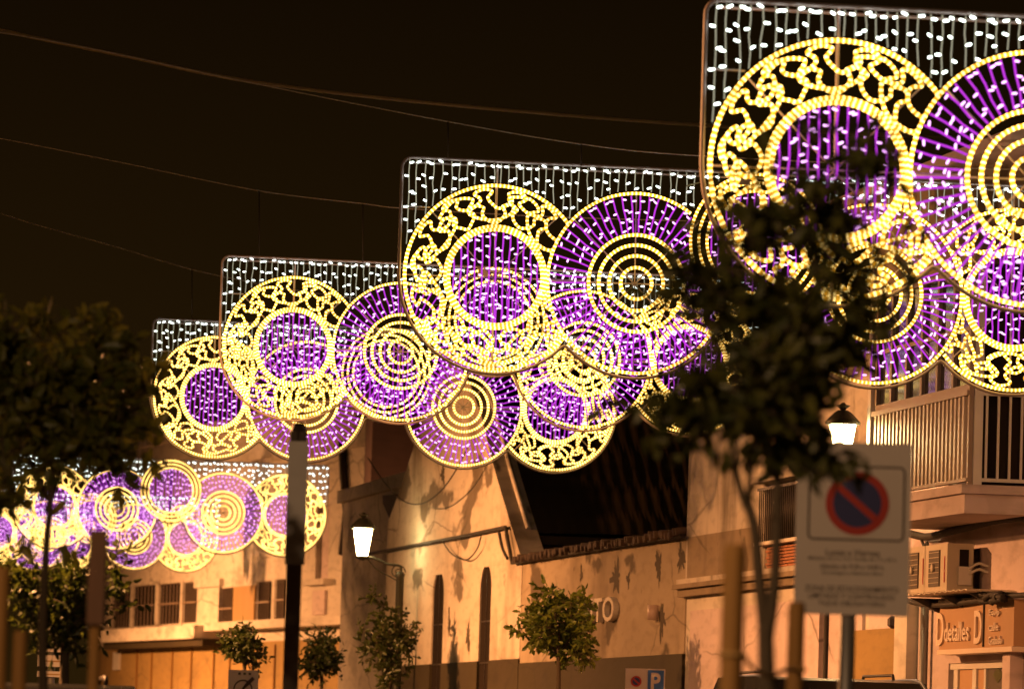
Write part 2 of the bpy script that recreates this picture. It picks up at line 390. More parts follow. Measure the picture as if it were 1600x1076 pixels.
def build_arch():
    root = empty('light_arch')
    # painted pipe frame: rounded top corners, scalloped lower edge
    o = [(XL, 0.0)]; rc = 0.11
    o += [(XL + rc - rc * math.cos(a), ZT - rc + rc * math.sin(a)) for a in [R(15 * i) for i in range(7)]]
    o += [(XL + (XR - XL) * i / 10, ZT) for i in range(1, 10)]
    o += [(XR - rc + rc * math.sin(a), ZT - rc + rc * math.cos(a)) for a in [R(15 * i) for i in range(7)]]
    o += [(XR, 0.0)]
    G = 0.052
    def low(x):
        return min(c[1] - math.sqrt(max(0, (c[2] + G) ** 2 - (x - c[0]) ** 2)) for c in C if abs(x - c[0]) <= c[2] + G + 1e-6)
    xs = [C[4][0] + (C[4][2] + G) * math.cos(R(a)) for a in range(6, 90, 6)] + [C[4][0] - 0.03 * i for i in range(int((C[4][0] - C[0][0]) / 0.03))] + [-(C[0][2] + G) * math.cos(R(a)) for a in range(90, 4, -6)]
    lows = [(x, low(x)) for x in xs]
    sm = [lows[0]] + [(lows[i][0], (lows[i - 1][1] + 2 * lows[i][1] + lows[i + 1][1]) / 4) for i in range(1, len(lows) - 1)] + [lows[-1]]
    o += sm
    MB().tube([(p[0], 0.04, p[1]) for p in o], 0.019, 6, True).build('frame', M['arch_pipe'], root)
    MB().tube([(XL + 0.1, 0.035, ZT - 0.055), (XR - 0.1, 0.035, ZT - 0.055)], 0.011, 5).build('cross_bar', M['arch_pipe'], root)
    for (x0, x1, z) in ((XL, -0.72, 0.72), (6.41, XR, 0.72)):
        MB().tube([(x0, 0.05, z), (x1, 0.05, z)], 0.009, 5).build('cross_bar', M['arch_pipe'], root)
    for c in (C[0], C[2], C[4]):
        hw_ = 0.03 if c is C[2] else 0.009
        MB().box(c[0] - hw_, c[0] + hw_, 0.06, 0.06 + 1.6 * hw_, c[1] - c[2], ZT).build('upright', M['dark_metal'] if c is C[2] else M['arch_pipe'], root)
    for ci, c in enumerate(C):
        if ci == 2: continue
        for k in range(4):
            a = R(45 * k + 0.5); q = c[2]
            MB().tube([(c[0] - q * math.cos(a), 0.06 + 0.012 * k, c[1] - q * math.sin(a)), (c[0] + q * math.cos(a), 0.06 + 0.012 * k, c[1] + q * math.sin(a))], 0.0075, 4).build('spoke', M['arch_pipe'], root)
    # junction box with a loop of cable on the top bar
    jb = MB().box(2.60, 2.74, -0.02, 0.05, 1.11, 1.22).build('junction_box', M['white_paint'], root)
    MB().tube([(2.62, 0, 1.11), (2.5, -0.01, 1.05), (2.3, 0, 1.08), (2.2, 0.0, 1.12), (2.05, 0.0, 1.07)], 0.008, 5).build('cable', M['cable_pale'], jb)
    # yellow donuts at both ends
    for ci, mask in ((0, [C[1]]), (4, [C[3]])):
        c = C[ci]
        add_rope(root, 'outer_ring', ring_pts(c, c[2]), True, 0.0195, mask)
        add_rope(root, 'inner_ring', ring_pts(c, 0.545), True, 0.020, mask)
        add_rope(root, 'inner_ring', ring_pts(c, 0.508), True, 0.020, mask)
        for (nl, r0, ra, dy) in ((15, 0.846, 0.096, -0.012), (13, 0.690, 0.115, 0.014), (7, 0.765, 0.165, 0.03)):
            ph = rng.uniform(0, 6); ctrl = []; jr = lambda v: rng.uniform(-v, v)
            for k in range(nl):
                g1_ = rng.uniform(0.75, 1.1); g2_ = rng.uniform(0.7, 1.1); o1 = rng.uniform(-.02, .10); o2 = rng.uniform(-.02, .10); off_ = jr(.014)
                for u, v in ((.13, 0), (.03 - o1, .66 * g1_), (.25 + jr(.05), 1.08 * g1_), (.47 + o1, .66 * g1_), (.37, 0), (.53 - o2, -.64 * g2_), (.75 + jr(.05), -1.08 * g2_), (.97 + o2, -.64 * g2_)):
                    th = 2 * math.pi * (k + u + jr(.015)) / nl + ph; rad = min(max(r0 + ra * v + off_, .58), .945)
                    ctrl.append(Vector((c[0] + rad * math.cos(th), c[1] + rad * math.sin(th), 0)))
            pts = []; nc = len(ctrl)
            for i in range(nc):
                p0, p1, p2, p3 = ctrl[i - 1], ctrl[i], ctrl[(i + 1) % nc], ctrl[(i + 2) % nc]
                for j in range(6):
                    t = j / 6; q = 0.5 * ((2 * p1) + (p2 - p0) * t + (2 * p0 - 5 * p1 + 4 * p2 - p3) * t * t + (3 * p1 - p0 - 3 * p2 + p3) * t ** 3); pts.append((q.x, q.y))
            for q, cl in split_path(pts, True, mask):
                if cl: q = q + q[:1]
                step = max(30, len(q) // 6 + 1)
                for a in range(0, len(q) - 3, step):
                    MB().tube([(p[0], dy, p[1]) for p in q[a:a + step + 1]], 0.0165, 6).build('squiggle_rope', M['rope_yellow'], root)
        n = 13
        for i in range(n):
            x = -0.455 + 0.91 * i / (n - 1); h = math.sqrt(0.49 ** 2 - x * x)
            light_string(root, 'purple_light_string', (c[0] + x, c[1] + h), (c[0] + x, c[1] - h), [M['wire_purple'], M['led_purple']], rng)
    # purple discs with concentric rings
    for ci in (1, 3):
        c = C[ci]; mask = [(C[2][0], C[2][1], C[2][2] + 0.0)]
        add_rope(root, 'outer_ring', ring_pts(c, c[2]), True, 0.0175, mask)
        for r in (0.52, 0.41, 0.295, 0.17):
            add_rope(root, 'concentric_ring', ring_pts(c, r), True, 0.0195, mask)
        n = 58
        for i in range(n):
            a = 2 * math.pi * (i + 0.3) / n; ca, sa = math.cos(a), math.sin(a); r1 = 0.94
            while r1 > 0.55 and inside((c[0] + r1 * ca, c[1] + r1 * sa), mask[0]): r1 -= 0.02
            r0 = 0.545
            while r0 < r1 and inside((c[0] + r0 * ca, c[1] + r0 * sa), mask[0]): r0 += 0.02
            if r1 - r0 > 0.08:
                light_string(root, 'purple_light_string', (c[0] + r1 * ca, c[1] + r1 * sa), (c[0] + r0 * ca, c[1] + r0 * sa), [M['wire_purple'], M['led_purple']], rng, 0.12)
    # middle circle: three rings round a purple curtain
    c = C[2]
    for r in (0.73, 0.64, 0.55): add_rope(root, 'concentric_ring', ring_pts(c, r), True, 0.0165)
    for i in range(14):
        x = -0.5 + 1.0 * i / 13; h = math.sqrt(0.53 ** 2 - x * x)
        light_string(root, 'purple_light_string', (c[0] + x, c[1] + h), (c[0] + x, c[1] - h), [M['wire_purple'], M['led_purple']], rng)
    # white curtain under the top bar
    x = XL + 0.075
    while x < XR - 0.05:
        zs = [q[1] + math.sqrt(max(0, (q[2] + 0.03) ** 2 - (x - q[0]) ** 2)) for q in C if abs(x - q[0]) < q[2] + 0.03]
        z1 = max(zs) if zs else 0.15
        light_string(root, 'white_light_string', (x, ZT - 0.03), (x + rng.uniform(-.012, .012), max(z1, 0.1)), [M['wire_white'], M['led_white']], rng, 0.15, 0.04)
        x += rng.uniform(0.075, 0.1)
    return root
G_ARCH = 'illuminated arches strung across the street'
arch_px = [(1308, 265, 208.0, 'largest and nearest light arch, behind the dark leafy treetop beside the tree stakes'),
           (774, 433, 147.0, 'second nearest light arch, its top bar carrying a pale junction box'),
           (458, 542, 111.5, 'third nearest light arch, overlapped by the second and overlapping the fourth'),
           (334, 620, 95.6, 'fourth light arch, hanging in front of the gabled building and dark tiled roof'),
           (85, 791, 64.0, 'low distant light arch in front of the far white house'),
           (-5, 830, 52.0, 'sixth light arch, overlapped by the fifth and by the leaves of the low tree'),
           (-128, 842, 44.0, 'farthest and smallest light arch, glimpsed through the leaves of the two dark trees')]
proto = build_arch(); arches = []
for i, (x, y, r, lab) in enumerate(arch_px):
    Y = F / r
    o = proto if i == 0 else copy_tree(proto)
    o.location = P(x, y, Y); o.rotation_euler = (0, 0, R(9.6)); tag(o, lab, 'light arch', G_ARCH); arches.append(o)

# support wires and hangers
def wire(name, pts, r, mat, label, n=5, group=None):
    o = MB().tube(pts, r, n).build(name, mat); return tag(o, label, 'cable', group)
def sag(a, b, s, n=24):
    a = Vector(a); b = Vector(b)
    return [a.lerp(b, i / n) - Vector((0, 0, s * 4 * (i / n) * (1 - i / n))) for i in range(n + 1)]
def pxcurve(pts, Y): return [P(x, y, Y) for x, y in pts]
def spl(pts, n=8):
    pts = [Vector(p) for p in pts]; out = []
    for i in range(len(pts) - 1):
        p0 = pts[max(i - 1, 0)]; p1 = pts[i]; p2 = pts[i + 1]; p3 = pts[min(i + 2, len(pts) - 1)]
        for k in range(n):
            t = k / n; out.append(0.5 * ((2 * p1) + (p2 - p0) * t + (2 * p0 - 5 * p1 + 4 * p2 - p3) * t * t + (3 * p1 - p0 - 3 * p2 + p3) * t ** 3))
    return out + [pts[-1]]
wire('overhead_cable', spl(pxcurve([(-300, -30), (0, 46), (200, 88), (400, 128), (700, 163), (1095, 195), (1500, 215), (1900, 225)], 92)), 0.034, M['cable_pale'], 'thick blurred overhead cable crossing the sky above all the other wires')
wd = [(F / 147.0, [(-200, 20), (100, 68), (400, 131), (700, 190), (908, 225), (1090, 243), (1500, 262), (1900, 270)], [(700, 190, 247), (908, 225, 259)], 'thin twisted wire holding up the second nearest light arch'),
      (F / 111.5, [(-200, 178), (0, 216), (200, 256), (405, 298), (567, 318), (640, 326), (900, 340), (1300, 350)], [(405, 298, 402), (567, 318, 410)], 'thin twisted wire holding up the third nearest light arch'),
      (F / 95.6, [(-200, 255), (0, 333), (180, 385), (348, 432), (600, 470), (1000, 490)], [(300, 419, 501)], 'thin twisted wire holding up the fourth light arch')]
for Y, pts, hang, lab in wd:
    w_ = wire('support_wire', spl(pxcurve(pts, Y)), 0.0075, M['steel_wire'], lab, group='wires holding the light arches')
    for x, y0, y1 in hang:
        MB().tube([P(x, y0, Y), P(x, y1, Y)], 0.008, 5).build('hanger', M['cable_dark'], w_)

# ------------------------------------------------------------------ lanterns and street lamps
def lantern_head(parent, loc, sc=1.0):
    gl = MB().lathe([(0.12 * sc, 0.06 * sc), (0.215 * sc, 0.58 * sc)], n=6, ph=R(30)).build('lantern_glass', M['lantern_glass'], parent, loc)
    c = MB()
    for k in range(6):
        a = R(60 * k + 30)
        c.tube([(0.124 * sc * math.cos(a), 0.124 * sc * math.sin(a), 0.05 * sc), (0.222 * sc * math.cos(a), 0.222 * sc * math.sin(a), 0.59 * sc)], 0.007 * sc, 4)
    c.build('glazing_bars', M['lantern_iron'], gl)
    MB().lathe([(0.05 * sc, -0.03 * sc), (0.14 * sc, 0.02 * sc), (0.13 * sc, 0.055 * sc)], n=12).build('base_ring', M['lantern_iron'], parent, loc)
    cp = MB().lathe([(0.25 * sc, 0.585 * sc), (0.26 * sc, 0.615 * sc), (0.2 * sc, 0.68 * sc), (0.12 * sc, 0.76 * sc), (0.07 * sc, 0.79 * sc)], n=12, sm=True).build('cap', M['lantern_iron'], parent, loc)
    MB().lathe([(0.03 * sc, 0.79 * sc), (0.06 * sc, 0.82 * sc), (0.11 * sc, 0.86 * sc), (0.05 * sc, 0.87 * sc), (0.02 * sc, 0.9 * sc)], n=10, sm=True).build('finial', M['lantern_iron'], cp)
def scroll(c, r0, turns, ax, n=30, a0=0.0):
    return [Vector(c) + ax * (r0 * (1 - 0.8 * i / n) * math.cos(a0 + turns * 2 * math.pi * i / n)) + Vector((0, 0, r0 * (1 - 0.8 * i / n) * math.sin(a0 + turns * 2 * math.pi * i / n))) for i in range(n + 1)]
LY = 111.0
lp = P(622, 1000, LY); lp.z = 0.0
root = empty('street_lantern', lp, label='lit iron street lantern on a curved arm, beside the gabled building', cat='street lantern')
Lh = P(566, 872, LY) - lp; top = (P(622, 897, LY) - lp)
MB().lathe([(0.13, 0.0), (0.13, 0.7), (0.085, 0.85), (0.078, top.z - 0.05), (0.1, top.z), (0.05, top.z + 0.06)], n=12, sm=True).build('post', M['lantern_iron'], root)
ax = Vector((1, 0, 0))
MB().tube(spl([Vector((0, 0, top.z)), Vector((0.0, 0, top.z + 0.16)), Vector((-0.25, 0, top.z + 0.2)), Vector((Lh.x + 0.2, 0, Lh.z + 0.02)), Vector((Lh.x, 0, Lh.z - 0.02))]), 0.026, 8).build('arm', M['lantern_iron'], root)
MB().tube(scroll((-0.05, 0, top.z + 0.05), 0.15, 1.6, ax), 0.013, 6).build('scroll', M['lantern_iron'], root)
MB().tube(spl([Vector((0, 0, top.z - 0.15)), Vector((-0.25, 0, top.z - 0.02)), Vector((-0.45, 0, top.z + 0.08)), Vector((Lh.x + 0.1, 0, Lh.z))]), 0.014, 6).build('brace', M['lantern_iron'], root)
lantern_head(root, (Lh.x, 0, Lh.z))
# lantern on the corner of the shop building
bp = A.w(A.s_(1360, 690, 0.9), 0.95, A.z_(1360, 686, 0.9))
lp = P(1315, 727, bp.y + 0.1)
root = empty('wall_lantern', lp, label='lit lantern on a wall bracket, glowing behind the no parking sign', cat='wall lantern')
lantern_head(root, (0, 0, 0), 0.86)
d = bp - lp
MB().tube([(0.04, 0, 0.08), (d.x, d.y, 0.08)], 0.022, 6).build('bracket', M['white_paint'], root)

def street_lamp(x, y, watts, lab, h=7.5, aim=1.0, tint=(1.0, 0.41, 0.135)):
    r = empty('street_lamp', (x, y, 0), label=lab, cat='street lamp', group='tall street lamps opposite the shops, and two added unseen ones')
    MB().lathe([(0.11, 0), (0.1, 1.2), (0.07, 1.3), (0.05, h)], n=10, sm=True).build('mast', M['grey_metal'], r)
    MB().tube([(0, 0, h - 0.05), (0.3 * aim, 0, h + 0.25), (1.2 * aim, 0, h + 0.35)], 0.035, 6).build('arm', M['grey_metal'], r)
    MB().hexa([(0.95 * aim, -.14, h + .31), (1.65 * aim, -.11, h + .31), (1.65 * aim, .11, h + .31), (0.95 * aim, .14, h + .31), (1.0 * aim, -.08, h + .46), (1.6 * aim, -.06, h + .44), (1.6 * aim, .06, h + .44), (1.0 * aim, .08, h + .46)]).build('lamp_head', M['grey_metal'], r)
    l = bpy.data.lights.new('street_lamp_light', 'SPOT' if y > 20 else 'POINT'); l.energy = watts; l.color = tint; l.shadow_soft_size = 0.16
    if y > 20: l.spot_size = R(156); l.spot_blend = 1.0
    lo = bpy.data.objects.new('street_lamp_light', l); col.objects.link(lo); lo.parent = r; lo.location = (1.3 * aim, 0, h + 0.08)
    if y > 20: lo.rotation_euler = (0, R(-34), 0)
    return r
K = 6.9
for x, y, w, lab in ((-9.5, 46, 3300 * K, 'tall sodium street lamp opposite the shop sign'), (-10.5, 74, 2800 * K, 'tall sodium street lamp opposite the corner house'),
                     (-13.5, 101, 3200 * K, 'tall sodium street lamp opposite the gabled building'), (-17, 146, 6800 * K, 'tall sodium street lamp opposite the near end of the far white house'),
                     (-25, 172, 6800 * K, 'unseen street lamp added to brighten the far end of the far white house'),  # extra lamp out of view, added because the far house was too dark
                     (-7, 12, 600 * K, 'unseen street lamp added beside the camera to light the sign and trees')):  # added near the camera so the sign and trees get light
    street_lamp(x, y, w, lab, tint=(1.0, 0.58, 0.29) if y < 20 else (1.0, 0.41, 0.135))

# ------------------------------------------------------------------ shop building with balcony (facade A)
def faced(fac, name, **k): return empty(name, fac.o, fac.rz, **k)
bld = faced(A, 'shop_building', label='shop building, its render tinted pink for the arch light, with an enclosed metal balcony over the shop', cat='building')
sF = A.s_(1362, 800); sN = A.s_(1720, 800)             # far and near ends along the street
shop_l, shop_r = A.s_(1482, 1040), A.s_(1586, 1040)
zw = A.z_(1530, 1034)
slot = (A.s_(1531, 880), A.s_(1512, 880), A.z_(1520, 925), A.z_(1520, 858))
mb = MB().wall(sN, sF, 0, 4.62, -0.35, 0.0, [(shop_r, shop_l, 0.12, zw), slot])
mb.build('wall', M['plaster_pink'], bld)
mb = MB().wall(sN, sF + 0.0, 4.80, 8.45, -0.35, -0.02, []); mb.build('upper_wall', M['plaster_pink'], bld)
MB().box(slot[0] + .003, slot[1] - .003, -0.30, -0.34, slot[2] + .003, slot[3] - .003).build('recess', M['glass_hole'], bld)
# enclosed balcony: slab, waist panel of folded sheet, railing on its end, glazing over it
OB = 0.9
b0, b1 = A.s_(1513, 700, OB), A.s_(1364, 700, OB)
zb0, zb1 = A.z_(1510, 750, OB), A.z_(1512, 615, OB)
MB().box(b0 - 0.12, b1 + 0.05, 0.0, OB + 0.06, zb0 - 0.38, zb0 - 0.16).build('balcony_slab', M['plaster_pink'], bld)
MB().box(b0 - 0.17, b1 + 0.08, 0.0, OB + 0.11, zb0 - 0.157, zb0 - 0.055).build('slab_edge', M['plaster_pink'], bld)
mb = MB(); n = int((b1 - b0 - 0.16) / 0.19)
pts = []
for i in range(n):
    s0 = b0 + 0.13 + i * 0.19
    pts += [(s0, OB - 0.035), (s0 + 0.09, OB - 0.035), (s0 + 0.10, OB + 0.005), (s0 + 0.18, OB + 0.005)]
back = [(p[0], p[1] - 0.012) for p in reversed(pts)]
mb.prism(pts + back, zb0 + 0.03, zb1 - 0.02, 'z'); mb.build('waist_panel', M['sheet_panel'], bld)
MB().box(b0 + .002, b1, OB - 0.055, OB + 0.03, zb1 - 0.018, zb1 + 0.04).build('handrail', M['frame_brown'], bld)
MB().box(b0 + .002, b1, OB - 0.05, OB + 0.02, zb0 - 0.01, zb0 + 0.028).build('bottom_rail', M['frame_brown'], bld)
# corner post, end railing with bars and dark interior behind
MB().box(b0 - 0.02, b0 + 0.1, OB - 0.16, OB - 0.06, zb0 - 0.05, 8.2).build('corner_post', M['white_paint'], bld)
MB().box(b0 + 0.015, b0 + 0.075, OB - 0.056, OB - 0.002, zb0 - .05, 8.2).build('corner_strip', M['frame_brown'], bld)
bar = MB().box(-0.013, 0.013, -0.013, 0.013, zb0 + 0.03, zb1 - 0.02).mesh('railing_bar', M['white_paint'])
MB().box(b0 - 0.015, b0 + 0.03, 0.02, OB - 0.162, zb1 - 0.018, zb1 + 0.022).build('handrail', M['white_paint'], bld)
MB().box(b0 - 0.015, b0 + 0.03, 0.02, OB - 0.162, zb0 - 0.012, zb0 + 0.028).build('bottom_rail', M['white_paint'], bld)
for i in range(6):
    o_ = OB - 0.21 - i * 0.138
    if o_ > 0.02: inst('railing_bar', bar, bld, (b0 + 0.005, o_, 0))
MB().box(b0 + 0.16, b0 + 0.2, 0.0, OB - 0.1, zb0 - 0.05, 7.28).build('end_screen', M['glass_hole'], bld)
# glazing: posts, sill, transom and panes
zg0, zg1 = zb1 + 0.045, 7.3
MB().box(b0 + 0.11, b1, OB - 0.11, OB - 0.02, zg0, zg0 + 0.07).build('sill', M['frame_brown'], bld)
MB().box(b0 + 0.11, b1, OB - 0.10, OB - 0.03, zg1 - 0.06, zg1).build('lintel', M['frame_brown'], bld)
MB().box(b0 + 0.11, b1, OB - 0.09, OB - 0.035, 6.55, 6.60).build('transom', M['frame_brown'], bld)
npan = 6; pw = (b1 - b0 - 0.12) / npan
for i in range(npan + 1):
    s0 = b0 + 0.12 + i * pw
    MB().box(s0 - 0.045, s0 + 0.045, OB - 0.105, OB - 0.015, zg0 + 0.072, zg1 - 0.062).build('mullion', M['frame_brown'], bld)
    if i < npan:
        for (za, zc) in ((zg0 + 0.073, 6.548), (6.602, zg1 - 0.063)):
            MB().box(s0 + 0.048, s0 + pw - 0.048, OB - 0.065, OB - 0.058, za, zc).build('pane', M['glass_dark'], bld)
MB().box(b0 - 0.1, b1 + 0.1, -0.018, OB - 0.002, zg1 + 0.003, 8.45).build('upper_storey', M['plaster_dim'], bld)  # darker plaster stands in for the lamps not reaching this storey
MB().box(sN, sF, -0.4, 1.12, 8.453, 8.60).build('eave', M['plaster_pink'], bld)
MB().box(b1 + 0.06, b1 + 0.22, OB - 0.13, OB + 0.03, zb0 - 0.3, 8.2).build('white_pillar', M['white_paint'], bld)
# pilaster, drainpipe, coloured wall panel
pa, pb = A.s_(1437, 1000), A.s_(1414, 1000)
MB().box(pa + 0.12, pb, 0.003, 0.14, 0, A.z_(1425, 942)).build('pilaster', M['plaster_white'], bld)
dp = A.s_(1440, 1000, 0.12)
MB().tube([(dp, 0.09, 0), (dp, 0.09, A.z_(1440, 946))], 0.055, 8).build('drainpipe', M['grey_metal'], bld)
p0, p1 = A.s_(1412, 1000), A.s_(1332, 1000)
MB().box(p0 + .05, p1, 0.003, 0.05, 0, A.z_(1380, 982)).build('wall_panel', M['plaster_ochre'], bld)
MB().tube([(A.s_(1412, 1000), 0.07, 0), (A.s_(1412, 1000), 0.07, A.z_(1412, 990)), (A.s_(1409, 985), 0.09, A.z_(1409, 975))], 0.018, 5).build('cable', M['cable_dark'], bld)
MB().lathe([(0.02, -.08), (0.07, -.04), (0.07, .04), (0.02, .08)], (A.s_(1407, 972), 0.1, A.z_(1407, 972)), n=8).build('wall_bracket', M['dark_metal'], bld)
px_ = A.s_(1293, 1000)
MB().box(px_, A.s_(1272, 1000), 0.003, 0.12, 0, A.z_(1280, 940)).build('pilaster', M['plaster_pink'], bld)
MB().tube([(px_ - 0.1, 0.05, 0), (px_ - 0.12, 0.05, 2.0), (px_ - 0.1, 0.05, 4.0)], 0.03, 6).build('drainpipe', M['cable_dark'], bld)
# shopfront joinery under the fascia
zt = zw - 0.003
MB().box(shop_r + .003, shop_l - .003, -0.14, -0.02, zt - 0.07, zt).build('shopfront_head', M['white_paint'], bld)
def sh(x): return A.s_(x, 1055)
for xa, xb in ((1487, 1493), (1516, 1522), (1534, 1537), (1568, 1571)):
    MB().box(sh(xb), sh(xa), -0.14, -0.025, 0.12, zt - 0.073).build('shopfront_post', M['white_paint'], bld)
for xa, xb, mt in ((1493.3, 1515.7, 'pane_warm'), (1522.3, 1533.7, 'pane_warm'), (1537.3, 1567.7, 'glass_dark'), (1571.3, 1584, 'glass_dark')):
    MB().box(sh(xb), sh(xa), -0.06, -0.05, 0.12, zt - 0.074).build('shop_pane', M['grille_dark'] if mt == 'glass_dark' else M['fascia_orange'], bld)
dm = (sh(1556) + sh(1551)) / 2
MB().prism([(dm - .25, A.z_(1553, 1053)), (dm, A.z_(1553, 1042)), (dm + .25, A.z_(1553, 1053)), (dm, A.z_(1553, 1066))], -0.047, -0.042).build('window_sticker', M['leaf_dark'], bld)
MB().box(A.s_(1600, 1000), A.s_(1588, 1000), 0.003, 0.16, 0, A.z_(1590, 938)).build('pilaster', M['plaster_pink'], bld)

# shop sign
fs = faced(A, 'shop_sign', label='orange shop sign with raised letters reading detalles above the shop window', cat='shop sign')
f0, f1 = A.s_(1584, 980, .25), A.s_(1458, 980, .25); fz0, fz1 = A.z_(1520, 1012, .25), A.z_(1520, 941, .25)
prof = [(f0, .02), (f0, .25), (f1 - .35, .25), (f1 - .12, .2), (f1, .08), (f1, .02)]
MB().prism(prof, fz0, fz1, 'z').build('fascia_panel', M['fascia_orange'], fs)
MB().box(f0, f1 - .3, .0, .27, fz1 + .002, fz1 + .06).build('top_trim', M['white_paint'], fs)
MB().box(f0, f1 - .3, .0, .27, fz0 - .06, fz0 - .002).build('bottom_trim', M['letter_paint'], fs)
sx = A.s_(1538, 980, .25); MB().box(sx - .012, sx + .012, .252, .27, fz0 + .01, fz1 - .01).build('panel_joint', M['sign_black'], fs)
def sgn(body, x0, x1, y0, y1, bold=0.02, name='letters'):
    s0, s1 = A.s_(x1, 980, .25), A.s_(x0, 980, .25); z0, z1 = A.z_((x0 + x1) / 2, y1, .25), A.z_((x0 + x1) / 2, y0, .25)
    text_on(name, body, M['letter_paint'], fs, ((s0 + s1) / 2, .252, (z0 + z1) / 2), (-1, 0, 0), (0, 0, 1), h=z1 - z0, w=s1 - s0, ext=0.025, bold=bold)
sgn('D', 1466, 1477.5, 957, 1008); sgn('detalles', 1478.5, 1517, 971, 1001, 0.015); sgn('D', 1525, 1537, 953, 1005)
sgn('Equip', 1548, 1564, 951, 963, 0.01); sgn('calle', 1548, 1563, 972, 985, 0.01); sgn('Grabado', 1548, 1569, 993, 1006, 0.01)

# air conditioners on their shelf
sh_ = faced(A, 'wall_shelf', label='corrugated metal shelf carrying the air conditioners', cat='shelf')
z_s = A.z_(1480, 922, .45)
mb = MB(); pts = []
a0, a1 = A.s_(1524, 915, .5), A.s_(1424, 915, .5)
n = 24
for i in range(n + 1): pts.append((a0 + (a1 - a0) * i / n, z_s - 0.03 + (0.018 if i % 2 else 0)))
mb.prism(pts + [(p[0], p[1] - 0.012) for p in reversed(pts)], 0.0, 0.6); mb.build('shelf_sheet', M['ac_plastic'], sh_)
for s0 in (a0 + .15, (a0 + a1) / 2, a1 - .15):
    MB().prism([(0, z_s - .06), (0.55, z_s - .06), (0, z_s - .32)], s0 - .02, s0 + .02, 'x').build('bracket', M['dark_metal'], sh_)
acm = []
for k, (xa, lab) in enumerate(((1480, 'near beige air conditioner unit, its side panel facing the camera'), (1446.5, 'far beige air conditioner unit, partly behind the no parking sign'))):
    s0 = A.s_(xa, 880, .46); r = empty('air_conditioner', A.w(s0, 0, z_s), A.rz, label=lab, cat='air conditioner', group='air conditioners on the shelf over the shop')
    H = A.z_(1480, 848, .46) - z_s
    MB().box(0, 1.12, .14, .46, 0.0, H).build('casing', M['ac_plastic'], r)
    gr = MB().box(0.34, 0.86, .4605, .475, .06, H - .07).build('fan_grille', M['grille_dark'], r)
    for q in range(7): MB().box(0.35, 0.85, .476, .483, .1 + q * (H - .2) / 6, .106 + q * (H - .2) / 6).build('grille_bar', M['ac_plastic'], gr)
    MB().lathe([(.05, 0), (.05, .02), (.02, .025)], n=8).build('fan_hub', M['ac_plastic'], gr, (.6, .483, H / 2), (R(-90), 0, 0))
    MB().box(0.1, 0.13, .4605, .468, .1, H - .15).build('badge', M['sign_red'], r)
    if k == 0:
        MB().box(-0.012, -0.001, .2, .31, H - .28, H - .07).build('side_label', M['glass_hole'], r)
        MB().box(-0.05, -0.001, .17, .33, .07, .29).build('valve_cover', M['white_paint'], r)
        for q in range(2): MB().tube(spl([Vector((-.04, .2, .27 - q * .07)), Vector((-.1, .1, .33 - q * .07)), Vector((-.16, .0, .30 - q * .07)), Vector((-.22, -.2, .28 - q * .07))]), .018, 6).build('pipe', M['white_paint'], r)

# cable bundle above the sign and the black rag on it
cb = spl([A.w(A.s_(x, y, o), o, A.z_(x, y, o)) for x, y, o in ((1418, 938, .2), (1445, 944, .25), (1480, 944, .3), (1540, 936, .3), (1575, 931, .3), (1640, 926, .3))])
wire('cable_bundle', cb, 0.035, M['cable_dark'], 'dark cable bundle running along the top of the shop sign', 6)
rg = MB()
rr = random.Random(3); c0 = Vector((0, 0, 0))
for k in range(7):
    q = [Vector((rr.uniform(-.6, .6), rr.uniform(-.05, .08), rr.uniform(-.045, .05))) for _ in range(4)]
    rg.tube(spl(q, 4), [0.03 * (0.5 + 0.5 * math.sin(math.pi * i / 12)) + .006 for i in range(13)], 5)
rg.build('black_rag', M['cable_dark'], None, A.w(A.s_(1556, 932, .35), .35, A.z_(1556, 933, .35)), (0, 0, A.rz), label='black torn rag caught on the cables above the shop sign', cat='rag')
wire('loose_cable', spl([A.w(A.s_(x, y, .12), .12, A.z_(x, y, .12)) for x, y in ((1418, 832), (1450, 838), (1500, 826), (1560, 812), (1640, 806))]), 0.05, M['cable_dark'], 'dark cables tucked under the balcony slab', 6)
wire('loose_cable', spl([A.w(A.s_(x, y, .12), .12, A.z_(x, y, .12)) for x, y in ((1437, 834), (1444, 852), (1449, 848), (1450, 872))]), 0.02, M['cable_dark'], 'thin loose cables dangling between balcony and air conditioner')

# ------------------------------------------------------------------ corner house (facade A)
ch = faced(A, 'corner_house', label='weathered corner house with a grey stained upper wall and stone cornice', cat='house')
c1 = A.s_(1074, 800); c0 = sF + 0.02
zc = A.z_(1075, 932); ztop = A.z_(1075, 640)
wn0, wn1 = A.s_(1275, 800), A.s_(1196, 800); wz0, wz1 = A.z_(1220, 925), A.z_(1220, 752)
MB().wall(c0, c1, 0, zc - .003, -0.4, -0.03, [(A.s_(1160, 1040), A.s_(1098, 1040), 0, A.z_(1110, 1040))]).build('lower_wall', M['plaster_white'], ch)
MB().wall(c0, c1, zc + .262, ztop, -0.4, 0.0, [(wn0, wn1, zc + .27, wz1)]).build('upper_wall', M['plaster_grey'], ch)
MB().box(wn1 + .4, c1 - .15, .002, .012, zc + .262, A.z_(1120, 832)).build('render_band', M['plaster_band'], ch)
MB().box(c0, c1 + .1, -0.35, 0.10, zc + 0.0, zc + .11).build('cornice', M['plaster_band'], ch)
MB().box(c0, c1 + .12, -0.35, 0.18, zc + .113, zc + .18).build('cornice', M['plaster_band'], ch)
MB().box(c0, c1 + .1, -0.35, 0.12, zc + .183, zc + .259).build('cornice', M['plaster_grey'], ch)
MB().box(c0, c1 + .05, -0.4, 0.08, ztop + .003, ztop + .12).build('roof_edge', M['plaster_grey'], ch)
